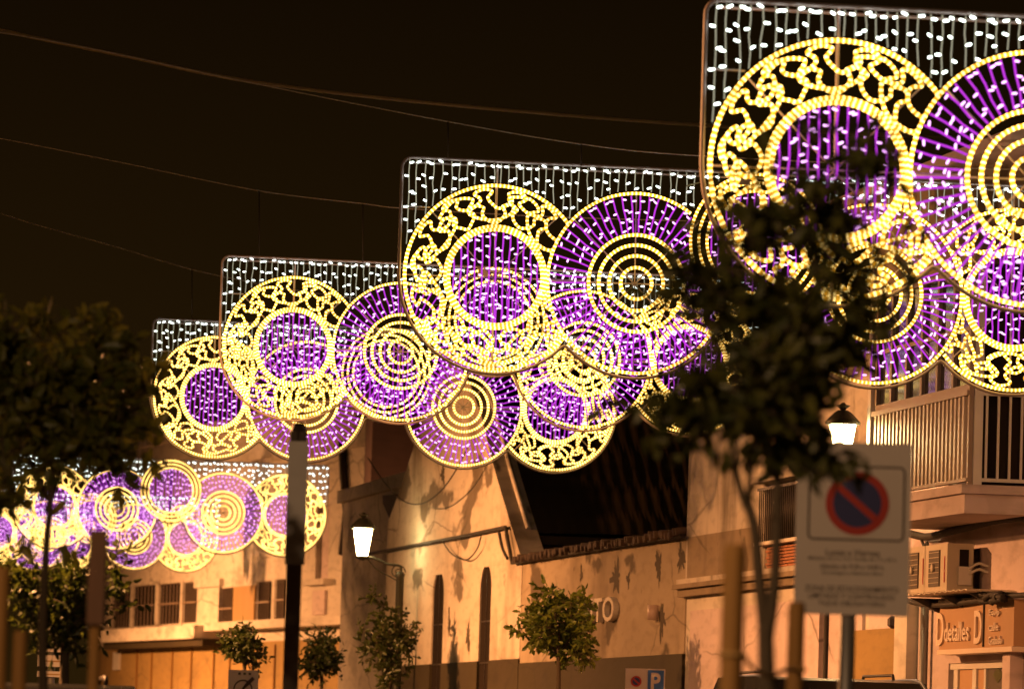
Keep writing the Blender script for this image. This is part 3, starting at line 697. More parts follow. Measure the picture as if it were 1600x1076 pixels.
MB().box(c0 + .3, A.s_(1098, 1000) + .9, -.028, .015, 0, A.z_(1098, 952)).build('wall_panel', M['plaster_pink'], ch)
MB().box(wn0 - .1, wn1 + .15, .003, .2, wz1 + .003, wz1 + .12).build('window_lintel', M['plaster_white'], ch)
zbk = A.z_(1220, 850)
MB().box(wn0, wn1, -.07, -.06, zbk + .06, wz1).build('window_glass', M['glass_dark'], ch)
MB().box(wn0 + .003, wn1 - .003, -.35, -.02, zc + .272, zbk).build('parapet_core', M['mortar'], ch)
bh = (zbk - zc - .28) / 7; bl = .27; bm = MB().box(0, bl - .014, 0, .03, 0, bh - .014).mesh('brick', M['brick_red'])
for rI in range(7):
    s0 = wn0 + .01 + (0.13 if rI % 2 else 0)
    while s0 + bl < wn1:
        inst('brick', bm, ch, (s0, -.018 + rr.uniform(0, .006), zc + .278 + rI * bh)); s0 += bl
MB().box(wn0 - .04, wn1 + .1, -.1, .14, zbk + .002, zbk + .05).build('window_sill', M['plaster_white'], ch)
rb = MB().tube([(0, 0, 0), (0, 0, wz1 - zbk - .12)], .011, 5).mesh('railing_bar', M['dark_metal'])
k = 0; s0 = wn0 + .03
while s0 < wn1 + .05: inst('railing_bar', rb, ch, (s0, .1, zbk + .05)); s0 += .125
MB().box(wn0, wn1 + .08, .09, .11, wz1 - .1, wz1 - .06).build('handrail', M['dark_metal'], ch)

# ------------------------------------------------------------------ gabled building with low nave wall (facade A)
gb = faced(A, 'gabled_building', label='old white building with a steep gable and two tall dark arched windows', cat='building')
g0, g1 = A.s_(816, 872), A.s_(606, 815)
zn = A.z_(816, 876); zgl = A.z_(608, 815)
wins = []
for xa, xb, yt in ((749, 766.5, 881), (675, 692.5, 890)):
    wins.append((A.s_(xb, 960), A.s_(xa, 960), 0.6, A.z_((xa + xb) / 2, yt)))
zh = min(w[3] for w in wins) ; zsp = [w[3] - 0.6 for w in wins]
gap = 0.0
MB().wall(g0, g1, A.z_(700, 1035), zn, -0.45, 0.0, [(w[0], w[1], A.z_(700, 1035) - 1, w[3]) for w in wins]).build('wall', M['plaster_old'], gb)
MB().wall(g0, g1, 0, A.z_(700, 1035) - .003, -0.45, 0.02, [(w[0], w[1], 0.6, 9) for w in wins]).build('dado', M['dado_paint'], gb)
for w in wins:
    c = (w[0] + w[1]) / 2; hw = (w[1] - w[0]) / 2; zs = w[3] - hw * 0.8
    for sgn_ in (-1, 1):
        arc = [(c + sgn_ * hw * math.cos(R(a)), zs + (w[3] - zs) * math.sin(R(a))) for a in range(0, 91, 10)]
        poly = arc + [(c + sgn_ * hw, w[3])]
        if sgn_ > 0: poly = poly[::-1]
        MB().prism(poly, -.029, -.003).build('arch_spandrel', M['plaster_old'], gb)
    f = MB().box(w[0], w[1], -.045, -.03, 0.6, w[3]).build('window_pane', M['glass_hole'], gb)
    for q in range(5):
        zz = 0.9 + q * (w[3] - 1.2) / 5; MB().box(w[0], w[1], -.028, -.018, zz, zz + .025).build('glazing_bar', M['dark_metal'], f)
    MB().box(c - .015, c + .015, -.029, -.02, 0.6, w[3]).build('glazing_bar', M['dark_metal'], f)
def gz(x, y): s, z = A.at(x, y); return (s, z)
gp = [(g0, zn + .002), gz(800, 825), gz(782, 765), gz(772, 730), gz(752, 650), gz(735, 600), gz(715, 566), gz(698, 560), gz(676, 600), gz(660, 650), gz(645, 702), gz(625, 765), (g1, zgl), (g1, zn + .002)]
MB().prism(gp, -0.45, 0.0).build('gable', M['plaster_old'], gb)
cp = [(p[0], p[1]) for p in gp[1:13]]
MB().tube([(p[0], -.3, p[1] + .0) for p in cp], 0.05, 6).build('gable_coping', M['plaster_grey'], gb)
n0 = A.s_(1072, 850)
MB().wall(n0, g0 - .004, A.z_(900, 1030), zn - .02, -0.45, -0.01, []).build('nave_wall', M['plaster_dim'], gb)
MB().wall(n0, g0 - .004, 0, A.z_(900, 1030) - .003, -0.45, 0.012, []).build('nave_dado', M['dado_paint'], gb)
# ragged eave: row of tile ends and a gutter
ev = MB(); rr2 = random.Random(8); s0 = n0
tile = MB().tube([(0, .16, 0), (0, -.35, .05)], .06, 6).mesh('eave_tile', M['terracotta'])
while s0 < g0 - .1:
    inst('eave_tile', tile, gb, (s0 + .09, rr2.uniform(-.03, .06), zn + .02 + rr2.uniform(-.03, .03)), (rr2.uniform(-.06, .06), rr2.uniform(-.2, .2), rr2.uniform(-.12, .12))); s0 += .19
# dark tiled roof of the hall behind: troughs as one folded sheet
slope = gp[1:9]; rs = MB(); nO = 700; DO = 42.0
rows = []
for i in range(len(slope) - 1):
    for j in range(3): rows.append(Vector(slope[i]).lerp(Vector(slope[i + 1]), j / 3))
rows.append(Vector(slope[-1]))
for i in range(nO + 1):
    o_ = -.46 - DO * i / nO
    for j, q in enumerate(rows):
        rs.v.append((q.x, o_, q.y - .05 + (0.007 + 0.004 * math.sin(o_ * .9)) * math.cos(2 * math.pi * o_ / .24 + .8 * math.sin(j * 2.1)) + (0.02 if j % 2 else 0) + 0.012 * math.sin(o_ * 2.3 + j)))
nr = len(rows)
for i in range(nO):
    for j in range(nr - 1):
        k0 = i * nr + j; rs.face((k0, k0 + 1, k0 + nr + 1, k0 + nr))
rs.build('roof', M['roof_dark'], gb)
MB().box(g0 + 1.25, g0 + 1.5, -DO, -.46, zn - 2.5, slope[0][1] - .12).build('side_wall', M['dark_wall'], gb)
MB().box(g0 + .9, g0 + 1.24, -4.2, -.5, slope[0][1] - .28, slope[0][1] - .12).build('eave_beam', M['roof_dark'], gb)
MB().prism([(slope[-1][0], slope[-1][1] - .1), (g1 + .3, zgl), (g1 + .3, 0), (slope[-1][0], 0)], -DO, -.46).build('hall_body', M['plaster_dim'], gb)
MB().box(n0 + .05, g0 + 1.2, -14, -.46, zn - .25, zn - .1).build('nave_roof', M['roof_dark'], gb)
# relief lettering with rust under it
ls0, ls1 = A.s_(966, 965), A.s_(903, 965); lz0, lz1 = A.z_(940, 972), A.z_(940, 934)
text_on('relief_letters', 'AUTO', M['plaster_white'], gb, ((ls0 + ls1) / 2, -.008, (lz0 + lz1) / 2), (-1, 0, 0), (0, 0, 1), h=lz1 - lz0, w=ls1 - ls0, ext=.09, bold=.01)
# dark peeled patches and the broken downpipe on the nave wall
def patch(x0, x1, y0, y1, seed, mat='moss', nm='peeled_patch'):
    q = random.Random(seed); pts = []; cx, cy_ = (x0 + x1) / 2, (y0 + y1) / 2
    for i in range(34):
        a = 2 * math.pi * i / 34; k = q.uniform(.35, 1.0) * (1 - .25 * math.sin(3 * a + seed))
        pts.append(A.at(cx + (x1 - x0) / 2 * k * math.cos(a), cy_ - (y1 - y0) / 2 * k * math.sin(a)))
    pts = [(p[0], p[1]) for p in pts][::-1]
    MB().prism(pts, -.009, -.006 if x1 > 816 else .004).build(nm, M[mat], gb)
patch(953, 971, 868, 938, 1); patch(978, 984, 890, 922, 2); patch(1022, 1034, 850, 915, 3); patch(1027, 1040, 930, 1002, 4); patch(1056, 1070, 845, 900, 5)
patch(727, 736, 965, 1025, 8); patch(699, 705, 945, 1000, 12); patch(688, 696, 720, 762, 14); patch(905, 910, 880, 912, 6)
MB().tube([(A.s_(1028, 900), .05, A.z_(1028, 945)), (A.s_(1028, 900), .05, A.z_(1028, 968))], .1, 8).build('downpipe', M['pipe_paint'], gb)
# cable bundle and thin loops along the gable
cb = [A.w(A.s_(x, y, .08), .08, A.z_(x, y, .08)) for x, y in ((560, 868), (640, 853), (720, 838), (790, 823), (793, 840), (800, 879), (880, 866), (960, 853), (1068, 838))]
wire('cable_bundle', cb, 0.034, M['cable_dark'], 'dark cable bundle stapled across the gable and along the eave', 6)
wire('loose_cable', spl([A.w(A.s_(x, y, .1), .1, A.z_(x, y, .1)) for x, y in ((690, 842), (705, 864), (728, 874), (745, 858), (752, 836))]), 0.014, M['cable_dark'], 'thin cable looping below the bundle on the gable')
wire('loose_cable', spl([A.w(A.s_(x, y, .5), .5, A.z_(x, y, .5)) for x, y in ((575, 715), (600, 752), (630, 782), (660, 786), (690, 765), (712, 735), (730, 700))]), 0.014, M['cable_dark'], 'thin cable sagging across the upper gable wall')
wire('loose_cable', spl([A.w(A.s_(x, y, .1), .1, A.z_(x, y, .1)) for x, y in ((780, 832), (785, 855), (793, 872))]), 0.03, M['cable_dark'], 'short dark cable dropping to the corner of the gable')

# ------------------------------------------------------------------ low block between, dark wall behind
lb = faced(A, 'low_annex', label='low white annex with a stepped parapet between gable and far house', cat='building')
la, lc = g1 + .1, A.s_(538, 760, -1.2)
MB().wall(la, lc, 0, A.z_(590, 772, -1.2), -1.7, -1.2, []).build('wall', M['plaster_white'], lb)
MB().box(la, lc + .1, -1.75, -1.05, A.z_(590, 772, -1.2) + .003, A.z_(590, 752, -1.2)).build('parapet', M['plaster_white'], lb)
s0 = A.s_(612, 790, -1.2)
patch_pts = [(s0, A.z_(610, 812, -1.2)), (A.s_(622, 790, -1.2), A.z_(612, 795, -1.2)), (A.s_(622, 790, -1.2), A.z_(610, 775, -1.2)), (A.s_(599, 790, -1.2), A.z_(605, 772, -1.2)), (A.s_(600, 790, -1.2), A.z_(605, 785, -1.2))]
MB().prism(patch_pts, -1.197, -1.17).build('dark_hatch', M['dark_wall'], lb)
dw = empty('back_house', P(612, 800, 150), R(4), label='dark unlit house wall rising behind the low annex', cat='house')
zz = P(612, 800, 150).z
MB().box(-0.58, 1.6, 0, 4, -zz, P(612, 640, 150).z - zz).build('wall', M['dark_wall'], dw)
MB().prism([(-.9, P(612, 640, 150).z - zz + .003), (1.9, P(612, 640, 150).z - zz + .003), (.5, P(612, 600, 150).z - zz)], -.2, 4.2).build('roof', M['terracotta'], dw)

# ------------------------------------------------------------------ far white house (facade B)
fh = faced(B, 'far_house', label='far white house with barred balcony windows above an ochre ground floor', cat='house')
e0, e1 = B.s_(579, 800), B.s_(150, 800)
ztp = B.z_(200, 706); zl = B.z_(250, 1008)
def br(xa, xb, ya, yb, o=0.0):
    s0, s1 = sorted((B.s_(xa, 940, o), B.s_(xb, 940, o))); return (s0, s1, B.z_((xa + xb) / 2, yb, o), B.z_((xa + xb) / 2, ya, o))
ow = [br(178, 204, 917, 980), br(210, 243, 914, 977), br(250, 282, 911, 974), br(287, 309, 909, 972), br(346, 366, 918, 982), br(402, 424, 908, 972), br(431, 447, 905, 968), br(491, 511, 790, 905)]
MB().wall(e0, e1, zl, ztp, -.5, 0.0, ow).build('wall', M['plaster_white'], fh)
MB().wall(e0, e1, 0, zl - .003, -.5, 0.0, []).build('ground_floor_wall', M['plaster_ochre'], fh)
for i, (s0, s1, z0, z1) in enumerate(ow):
    if i < 7:
        w = MB().box(s0 + .003, s1 - .003, -.05, -.03, z0 + .003, z1 - .003).build('window', M['glass_hole'], fh)
        nb = 6
        for q in range(nb): MB().box(s0 + (s1 - s0) * (q + .5) / nb - .011, s0 + (s1 - s0) * (q + .5) / nb + .011, .05, .075, z0 - .02, z1 + .02).build('window_bar', M['frame_brown'], w)
        MB().box(s0, s1, .052, .088, (z0 + z1) / 2 - .03, (z0 + z1) / 2 + .02).build('cross_rail', M['frame_brown'], w)
    else:
        MB().box(s0 + .003, s1 - .003, -.3, -.15, z0 + .003, z1 - .003).build('blind_window', M['plaster_pink'], fh)
w = br(367, 400, 915, 980); MB().box(w[0], w[1], .003, .06, w[2], w[3]).build('painted_lit_pane', M['pane_warm'], fh)  # light inside this window is put into a warm panel colour
MB().box(e0, B.s_(312, 990), .003, .55, zl + .35, zl + .6).build('balcony_ledge', M['plaster_white'], fh)
w = br(160, 312, 980, 1000, .7)
MB().box(w[0], w[1], .003, .85, w[2], w[3]).build('balcony_slab', M['plaster_white'], fh)
MB().box(w[0] - .1, w[1] + .1, .003, .6, w[2] - .22, w[2] - .003).build('slab_moulding', M['dado_paint'], fh)
for xa, xb in ((166, 176), (205, 209.5), (244, 249), (283, 286.5)):
    w = br(xa, xb, 905, 980); MB().box(w[0], w[1], .003, .04, w[2], w[3]).build('mullion', M['plaster_white'], fh)
w = br(312, 346, 918, 985); MB().box(w[0], w[1], .003, .09, w[2], w[3]).build('pier', M['plaster_white'], fh)
w = br(309, 349, 905, 917); MB().box(w[0], w[1], .003, .15, w[2], w[3]).build('pier_cap', M['plaster_white'], fh)
w = br(482, 520, 905, 914); MB().box(w[0], w[1], .003, .3, w[2], w[3]).build('window_sill', M['plaster_white'], fh)
w = br(492, 511, 922, 960); MB().box(w[0], w[1], .003, .08, w[2], w[3]).build('wall_panel', M['plaster_pink'], fh)
MB().box(e0, e1 + .2, -.5, .35, ztp + .003, ztp + .35).build('roof_cornice', M['plaster_white'], fh)
MB().box(e0, e1, .003, .12, B.z_(300, 742), B.z_(300, 736)).build('string_course', M['plaster_grey'], fh)
MB().tube([B.w(0, 0, 0) * 0 + Vector((B.s_(541, 700), .12, B.z_(541, 690))), Vector((B.s_(543, 740), .12, B.z_(543, 740))), Vector((B.s_(548, 800), .12, B.z_(548, 800))), Vector((B.s_(541, 862), .12, B.z_(541, 866)))], .12, 6).build('downpipe', M['cable_dark'], fh)
for x in (215, 238, 270, 300, 335, 360, 395, 430):
    s_ = B.s_(x, 1040); MB().box(s_ - .05, s_ + .05, .003, .05, 0, zl - .1).build('garage_batten', M['stake_wood'], fh)
w = br(183, 192, 1018, 1046); MB().box(w[0], w[1], .003, .08, w[2], w[3]).build('notice_plate', M['white_paint'], fh)

# ------------------------------------------------------------------ trees
def leaf_into(m, c, d, L, w, rr, mi=0):
    d = d.normalized(); sidev = d.cross(Vector((rr.uniform(-1, 1), rr.uniform(-1, 1), rr.uniform(-.3, 1)))); 
    if sidev.length < 1e-4: sidev = d.orthogonal()
    sidev.normalize(); nn = sidev.cross(d); k = len(m.v); cur = nn * (-0.10 * L)
    m.v += [tuple(c), tuple(c + d * L * .3 + sidev * w * .5 + nn * w * .12), tuple(c + d * L * .45 + cur * .3), tuple(c + d * L * .3 - sidev * w * .5 + nn * w * .12), tuple(c + d * L * .72 + sidev * w * .36 + nn * w * .1 + cur * .6), tuple(c + d * L * .72 - sidev * w * .36 + nn * w * .1 + cur * .6), tuple(c + d * L + cur)]
    for q in ((0, 1, 2), (0, 2, 3), (1, 4, 2), (2, 5, 3), (2, 4, 6), (2, 6, 5)): m.face([k + i for i in q], mi)
def crown(blobs, leafL, seed, sprig_len, loose=1.0):
    """blobs: (centre, rx, ry, rz, sprigs) - leafy sprigs scattered in ellipsoids; returns leaves MB and twigs MB"""
    rr = random.Random(seed); lv, tw = MB(), MB()
    sub = []
    for c, rx, ry, rz, n in blobs:
        k = max(2, int(n / 9))
        for _ in range(k):
            while True:
                q = Vector((rr.uniform(-1, 1), rr.uniform(-1, 1), rr.uniform(-1, 1)))
                if q.length <= 1.12: break
            f_ = rr.uniform(.16, .42); sub.append((Vector(c) + Vector((q.x * rx, q.y * ry, q.z * rz)), rx * f_, ry * f_, rz * f_ * rr.uniform(.7, 1.3), max(2, int(n / k * rr.uniform(.4, 1.5)))))
    for c, rx, ry, rz, n in sub:
        for _ in range(n):
            while True:
                q = Vector((rr.uniform(-1, 1), rr.uniform(-1, 1), rr.uniform(-1, 1)))
                if q.length <= 1: break
            p = Vector(c) + Vector((q.x * rx, q.y * ry, q.z * rz))
            d = Vector((q.x + rr.gauss(0, .45), q.y + rr.gauss(0, .45), q.z + .25 + rr.gauss(0, .45))).normalized()
            L = sprig_len * rr.uniform(.5, 1.1); e = p + d * L
            tw.tube([p - d * L * .3, p + d * L * .4, e], [leafL * .04, leafL * .03, leafL * .015], 3, sm=False)
            k = rr.randint(4, 7)
            for i in range(k):
                t = i / (k - 1); b = p + d * L * t
                ld = (d * rr.uniform(.3, 1.0) + Vector((rr.gauss(0, .7), rr.gauss(0, .7), rr.gauss(-.1, .6))))
                leaf_into(lv, b, ld, leafL * rr.uniform(.65, 1.15), leafL * rr.uniform(.38, .5), rr)
    return lv, tw
def add_leaf_parts(root, pts, leafL, seed, mat):
    rr = random.Random(seed); ms = []
    for v in range(4):
        m = MB(); leaf_into(m, Vector((0, 0, 0)), Vector((0, 0, -1)), leafL, leafL * .42, rr); ms.append(m.mesh('leaf', mat))
    for p in pts: inst('leaf', rr.choice(ms), root, p, (rr.uniform(-.7, .7), rr.uniform(-.9, .9), rr.uniform(0, 6.3)), [rr.uniform(.8, 1.25)] * 3)
def limb(m, pts, r0, r1): 
    q = spl(pts, 5); n = len(q); m.tube(q, [r0 + (r1 - r0) * i / (n - 1) for i in range(n)], 8)

# foreground tree in front of the arches
TY = 22.0; SC = F / TY
tb = P(1205, 1060, TY); tb.z = 0.0
nt = empty('orange_tree', tb, label='dark blurred young street tree tied to two wooden stakes, covering the arches', cat='tree')
def pt(x, y, dy=0.0): return P(x, y, TY + dy) - tb
tr = MB()
limb(tr, [Vector((0, 0, 0)), pt(1200, 1180), pt(1198, 1060), pt(1196, 975)], .036, .031)
limb(tr, [pt(1197, 1000), pt(1186, 900), pt(1180, 830), pt(1168, 785)], .026, .02)
limb(tr, [pt(1168, 795), pt(1150, 740), pt(1140, 660), pt(1110, 520)], .018, .008)
limb(tr, [pt(1169, 792, .02), pt(1173, 735), pt(1182, 640), pt(1190, 500)], .015, .007)
limb(tr, [pt(1198, 1000), pt(1211, 900), pt(1214, 780), pt(1218, 640), pt(1215, 450), pt(1205, 300)], .027, .008)
limb(tr, [pt(1216, 680), pt(1260, 600), pt(1310, 520), pt(1370, 430)], .014, .005)
limb(tr, [pt(1216, 560), pt(1290, 440), pt(1330, 330), pt(1350, 250)], .012, .004)
tr.build('trunk', M['bark'], nt)
def blob(fn, x, y, rx, ry, n, sc, dep=None, dy=0.0): return (fn(x, y, dy), rx / sc, (dep or (rx + ry) / 2) / sc, ry / sc, n)
bl = [(1215, 500, 100, 150, 250), (1190, 420, 70, 80, 90), (1150, 580, 90, 100, 150), (1232, 560, 55, 85, 140), (1075, 650, 60, 36, 60), (1090, 585, 50, 45, 42), (1160, 655, 85, 45, 120), (1280, 738, 45, 14, 26),
      (1235, 330, 75, 60, 38), (1165, 330, 38, 70, 22), (1255, 225, 60, 45, 16), (1330, 260, 65, 60, 26), (1340, 360, 60, 50, 20), (1350, 430, 45, 40, 22), (1310, 500, 50, 55, 45), (1395, 300, 30, 55, 4), (1075, 490, 40, 50, 12), (1045, 420, 30, 50, 4), (1035, 640, 30, 24, 14), (1240, 705, 45, 25, 26), (1125, 450, 40, 50, 26)]
lv, tw = crown([blob(pt, x, y, rx, ry, max(2, int(n * (.40 if y < 440 else .56))), SC) for x, y, rx, ry, n in bl], .092, 11, .15)
lv.build('crown', M['leaf_shadow'], nt, kind='stuff'); tw.build('twigs', M['bark'], nt, kind='stuff')
rr = random.Random(4); ps = []
for (xa, xb, ya, yb, n) in ((1255, 1345, 708, 740, 20), (1345, 1362, 706, 718, 3), (1105, 1240, 690, 715, 16), (1000, 1060, 600, 690, 12), (1110, 1200, 180, 330, 18), (1230, 1420, 170, 330, 22), (1380, 1450, 330, 450, 10), (1250, 1270, 640, 680, 2)):
    for _ in range(n): ps.append(pt(rr.uniform(xa, xb), rr.uniform(ya, yb), rr.uniform(-.1, .1)))
add_leaf_parts(nt, ps, .09, 6, M['leaf_shadow'])
# stakes and tie
def stake(x, ytop, Y, rad, label, group='round wooden tree stakes'):
    p = P(x, ytop, Y); h = p.z; o = MB().lathe([(rad, 0), (rad * .98, h * .5), (rad * .96, h - .03), (rad * .85, h)], n=14, sm=True).build('tree_stake', M['stake_wood'], None, (p.x, p.y, 0))
    return tag(o, label, 'tree stake', group), p
s1, q1 = stake(1148, 850, 20.4, .0425, 'thick round wooden stake in front of the near tree trunk')
s2, q2 = stake(1245, 940, 24.0, .038, 'round wooden stake below the no parking sign corner')
def band(p, rad, z): return [(p.x + rad * math.cos(R(a)), p.y + rad * math.sin(R(a)), z) for a in range(0, 360, 20)]
z1 = P(1148, 1022, 20.4).z; z2 = P(1245, 1045, 24).z
tie = MB().tube(band(q1, .046, z1), .009, 5, True)
tie.tube([(q1.x + .04, q1.y + .03, z1), P(1180, 1047, 21.8), P(1205, 1058, 21.95), P(1225, 1046, 23), (q2.x, q2.y - .045, z2)], .009, 5)
tie.tube(band(q2, .042, z2), .009, 5, True)
tag(tie.build('tree_tie', M['strap']), 'pale strap tying the tree trunk to its two stakes', 'strap')

# left tree
LYt = 33.0; LSC = F / LYt; lt = P(70, 1060, LYt); lt.z = 0
t2 = empty('orange_tree', lt, label='dark leafy tree rising against the night sky beside the fourth arch', cat='tree')
def pl_(x, y, dy=0.0): return P(x, y, LYt + dy) - lt
tr = MB(); limb(tr, [Vector((0, 0, 0)), pl_(68, 1180), pl_(66, 1000), pl_(72, 860), pl_(82, 740), pl_(80, 600)], .034, .012)
limb(tr, [pl_(72, 800), pl_(110, 700), pl_(150, 620)], .018, .006); limb(tr, [pl_(76, 780), pl_(30, 690), pl_(-30, 600)], .018, .006); tr.build('trunk', M['bark'], t2)
bl = [(40, 640, 75, 65, 120), (120, 600, 55, 50, 70), (165, 640, 50, 60, 60), (-20, 600, 60, 70, 70), (70, 560, 45, 45, 40), (10, 530, 30, 40, 22), (150, 550, 35, 35, 18), (205, 600, 26, 45, 14), (60, 715, 85, 45, 90), (150, 705, 65, 30, 44),
      (215, 690, 26, 24, 12), (20, 785, 45, 30, 14), (60, 500, 22, 28, 8), (110, 515, 20, 25, 6), (-40, 720, 50, 60, 50), (95, 660, 60, 50, 70), (190, 540, 22, 22, 5)]
lv, tw = crown([blob(pl_, b_[0], b_[1], b_[2], b_[3], max(2, int(b_[4] * .62)), LSC) for b_ in bl], .125, 21, .19); lv.build('crown', M['leaf_dark'], t2, kind='stuff'); tw.build('twigs', M['bark'], t2, kind='stuff')
ps = [pl_(rr.uniform(a, b), rr.uniform(c, d), rr.uniform(-.1, .1)) for (a, b, c, d, n) in ((150, 240, 690, 730, 14), (40, 70, 470, 520, 5), (90, 110, 490, 510, 2), (140, 160, 490, 520, 3), (200, 215, 520, 540, 2), (0, 120, 780, 860, 14)) for _ in range(n)]
add_leaf_parts(t2, ps, .125, 9, M['leaf_dark'])

def street_tree(x, ytop, ybot, rx, Y, label, n=70, leaf=.085, mat='leaf_street', extra=(), seed=1, stem=None):
    sc = F / Y; b = P(x, ybot, Y); b.z = 0; r = empty('street_tree', b, label=label, cat='tree', group='small orange trees along the pavement')
    cyy = (ytop + ybot) / 2; ry = (ybot - ytop) / 2
    f = lambda xx, yy, dy=0.0: P(xx, yy, Y + dy) - b
    tr = MB(); limb(tr, [Vector((0, 0, 0)), f(x, ybot + 40), f(x, cyy)], .05, .025)
    for k in range(4):
        a = k * 1.6 + seed; limb(tr, [f(x, ybot - ry * .5), f(x + rx * .35 * math.cos(a), cyy), f(x + rx * .6 * math.cos(a), cyy - ry * .5, .3 * math.sin(a))], .02, .007)
    tr.build('trunk', M['bark'], r)
    lv, tw = crown([blob(f, x, cyy, rx * .72, ry * .75, int(n * 1.9), sc)] + [blob(f, *e, sc) for e in extra], leaf, seed, .2)
    lv.build('crown', M[mat], r, kind='stuff'); tw.build('twigs', M['bark'], r, kind='stuff'); return r
street_tree(872, 925, 1055, 66, 83, 'bushy green street tree beside the parking sign, lit leaves on top', 190, .125, extra=[(830, 985, 24, 18, 16), (905, 950, 24, 20, 16), (860, 930, 20, 14, 10), (915, 1015, 20, 20, 14)], seed=3)
street_tree(610, 935, 1085, 42, 106, 'tall narrow dark street tree hiding the lantern post', 150, .12, 'leaf_shaded', [(590, 940, 14, 22, 14), (628, 990, 20, 40, 24), (575, 1010, 20, 40, 20)], 5)
street_tree(502, 978, 1070, 38, 112, 'small dark street tree between the dark pole and the lantern', 130, .13, 'leaf_shaded', seed=7)
street_tree(381, 972, 1048, 40, 104, 'small round dark street tree above the white no stopping plate', 130, .12, 'leaf_shaded', seed=8)
street_tree(100, 860, 1030, 85, 44, 'low leafy tree below the tall dark tree, against the far lights', 220, .085, 'leaf_shaded', [(170, 905, 28, 40, 14), (30, 960, 30, 60, 40)], 9)

# ------------------------------------------------------------------ signs and poles
SY = 30.0; k_ = SY / F
sb = P(1325, 955, SY); sb.z = 0
sg = empty('parking_sign', sb, R(-1.0), label='white no parking sign with red and blue disc and lines of print', cat='traffic sign')
def sp(x, y): q = P(x, y, SY) - sb; return q.x, q.z
x0, zb_ = sp(1239, 958); x1 = x0 + 179 * k_; zt_ = zb_ + 269 * k_
MB().lathe([(.042, 0), (.042, zt_ - .05)], n=14, sm=True).build('pole', M['grey_metal'], sg)
MB().box(x0, x1, -.072, -.05, zb_, zt_).build('plate', M['sign_white'], sg)
cx = x0 + 94 * k_; W2 = 148 * k_ / 2; rz0, rz1 = zb_ + 117 * k_, zb_ + 231 * k_
def rrect(w0, w1, h0, h1, r): 
    o = []
    for (ox, oz, a0) in ((w1 - r, h1 - r, 0), (w0 + r, h1 - r, 90), (w0 + r, h0 + r, 180), (w1 - r, h0 + r, 270)):
        o += [(ox + r * math.cos(R(a0 + a)), oz + r * math.sin(R(a0 + a))) for a in (0, 30, 60, 90)]
    return o
MB().tube([(p[0], -.073, p[1]) for p in rrect(cx - W2, cx + W2, rz0, rz1, .025)], .006, 5, True).build('border', M['sign_black'], sg)
dcx, dcz, dr = cx + 1 * k_, zb_ + 174 * k_, 49.5 * k_
def disc(r, y0, y1, mat, nm): MB().prism([(dcx + r * math.cos(R(a)), dcz + r * math.sin(R(a))) for a in range(0, 360, 8)], y0, y1).build(nm, M[mat], sg)
disc(dr, -.078, -.0725, 'sign_red', 'disc'); disc(dr * .76, -.081, -.0783, 'sign_blue', 'disc_centre')
a = R(-40); hw = dr * .105; L_ = dr * .78; dx, dz = math.cos(a), math.sin(a); nx, nz_ = -dz, dx
MB().prism([(dcx + dx * L_ * p + nx * hw * q, dcz + dz * L_ * p + nz_ * hw * q) for p, q in ((-1, -1), (1, -1), (1, 1), (-1, 1))], -.084, -.0813).build('diagonal_bar', M['sign_red'], sg)
for body, yy, wpx, hpx in (('Lunes a Viernes', 860.5, 84, 10), ('Mañanas de 9 a 14 y Tardes de 17 a 20 h.', 871, 138, 7.5), ('Sábados de 9:30 a 14:00 h.', 882.5, 100, 7.5), ('Domingos y festivos libre', 893, 94, 7.5), ('ZONA DE ESTACIONAMIENTO', 917, 146, 9), ('LIMITADO Y CONTROLADO', 928.5, 134, 9), ('TIQUE OBLIGATORIO', 940.5, 104, 9)):
    zz = zb_ + (957.5 - yy) * k_
    text_on('text_line', body, M['sign_black'], sg, (cx - 4 * k_, -.0722, zz), (1, 0, 0), (0, 0, 1), h=hpx * k_, w=wpx * k_, ext=.0012, bold=.012)
q = MB().lathe([(.006, 0), (.006, .004)], n=8).build('bolt', M['white_paint'], sg, (x0 + 168 * k_, -.0725, zb_ + 99 * k_), (R(90), 0, 0))

# dark square post with a sign seen nearly edge on
PY = 38.0; kp = PY / F; pb_ = P(456, 1000, PY); pb_.z = 0
dpst = empty('sign_post', pb_, label='dark post carrying a narrow grey sign plate turned edge on', cat='sign post')
zt1 = P(458, 660, PY).z; za, zb2 = P(458, 690, PY).z, P(458, 882, PY).z
MB().box(-.05, .05, -.055, .055, 0, zt1 - .06).build('post', M['post_brown'], dpst)
MB().box(-.06, .07, -.1, -.057, zb2, za).build('plate', M['grey_metal'], dpst)
MB().lathe([(.055, zt1 - .14), (.06, zt1 - .06), (.05, zt1 - .02), (.03, zt1)], n=8).build('post_cap', M['dark_metal'], dpst)
# leaf tuft / bracket above it
# left wooden stake with dark board
WY = 26.0; wb_ = P(146, 1050, WY); wb_.z = 0
ws_ = empty('board_post', wb_, label='wooden stake with a dark board fixed to its upper half', cat='post')
zt2 = P(148, 828, WY).z; zm = P(148, 975, WY).z
MB().lathe([(.026, 0), (.026, zt2 - .02)], n=10, sm=True).build('stake', M['stake_wood'], ws_)
MB().box(-.036, .045, -.06, -.028, zm, zt2).build('board', M['dark_wood'], ws_)
MB().box(.012, .042, -.075, -.061, zm, zt2 - .004).build('board_batten', M['dark_wood'], ws_)
stake(3, 885, 25.0, .038, 'round wooden stake at the frame edge, beside the low leafy tree')
stake(32, 985, 27.0, .036, 'short round wooden stake under the leaves of the low tree')
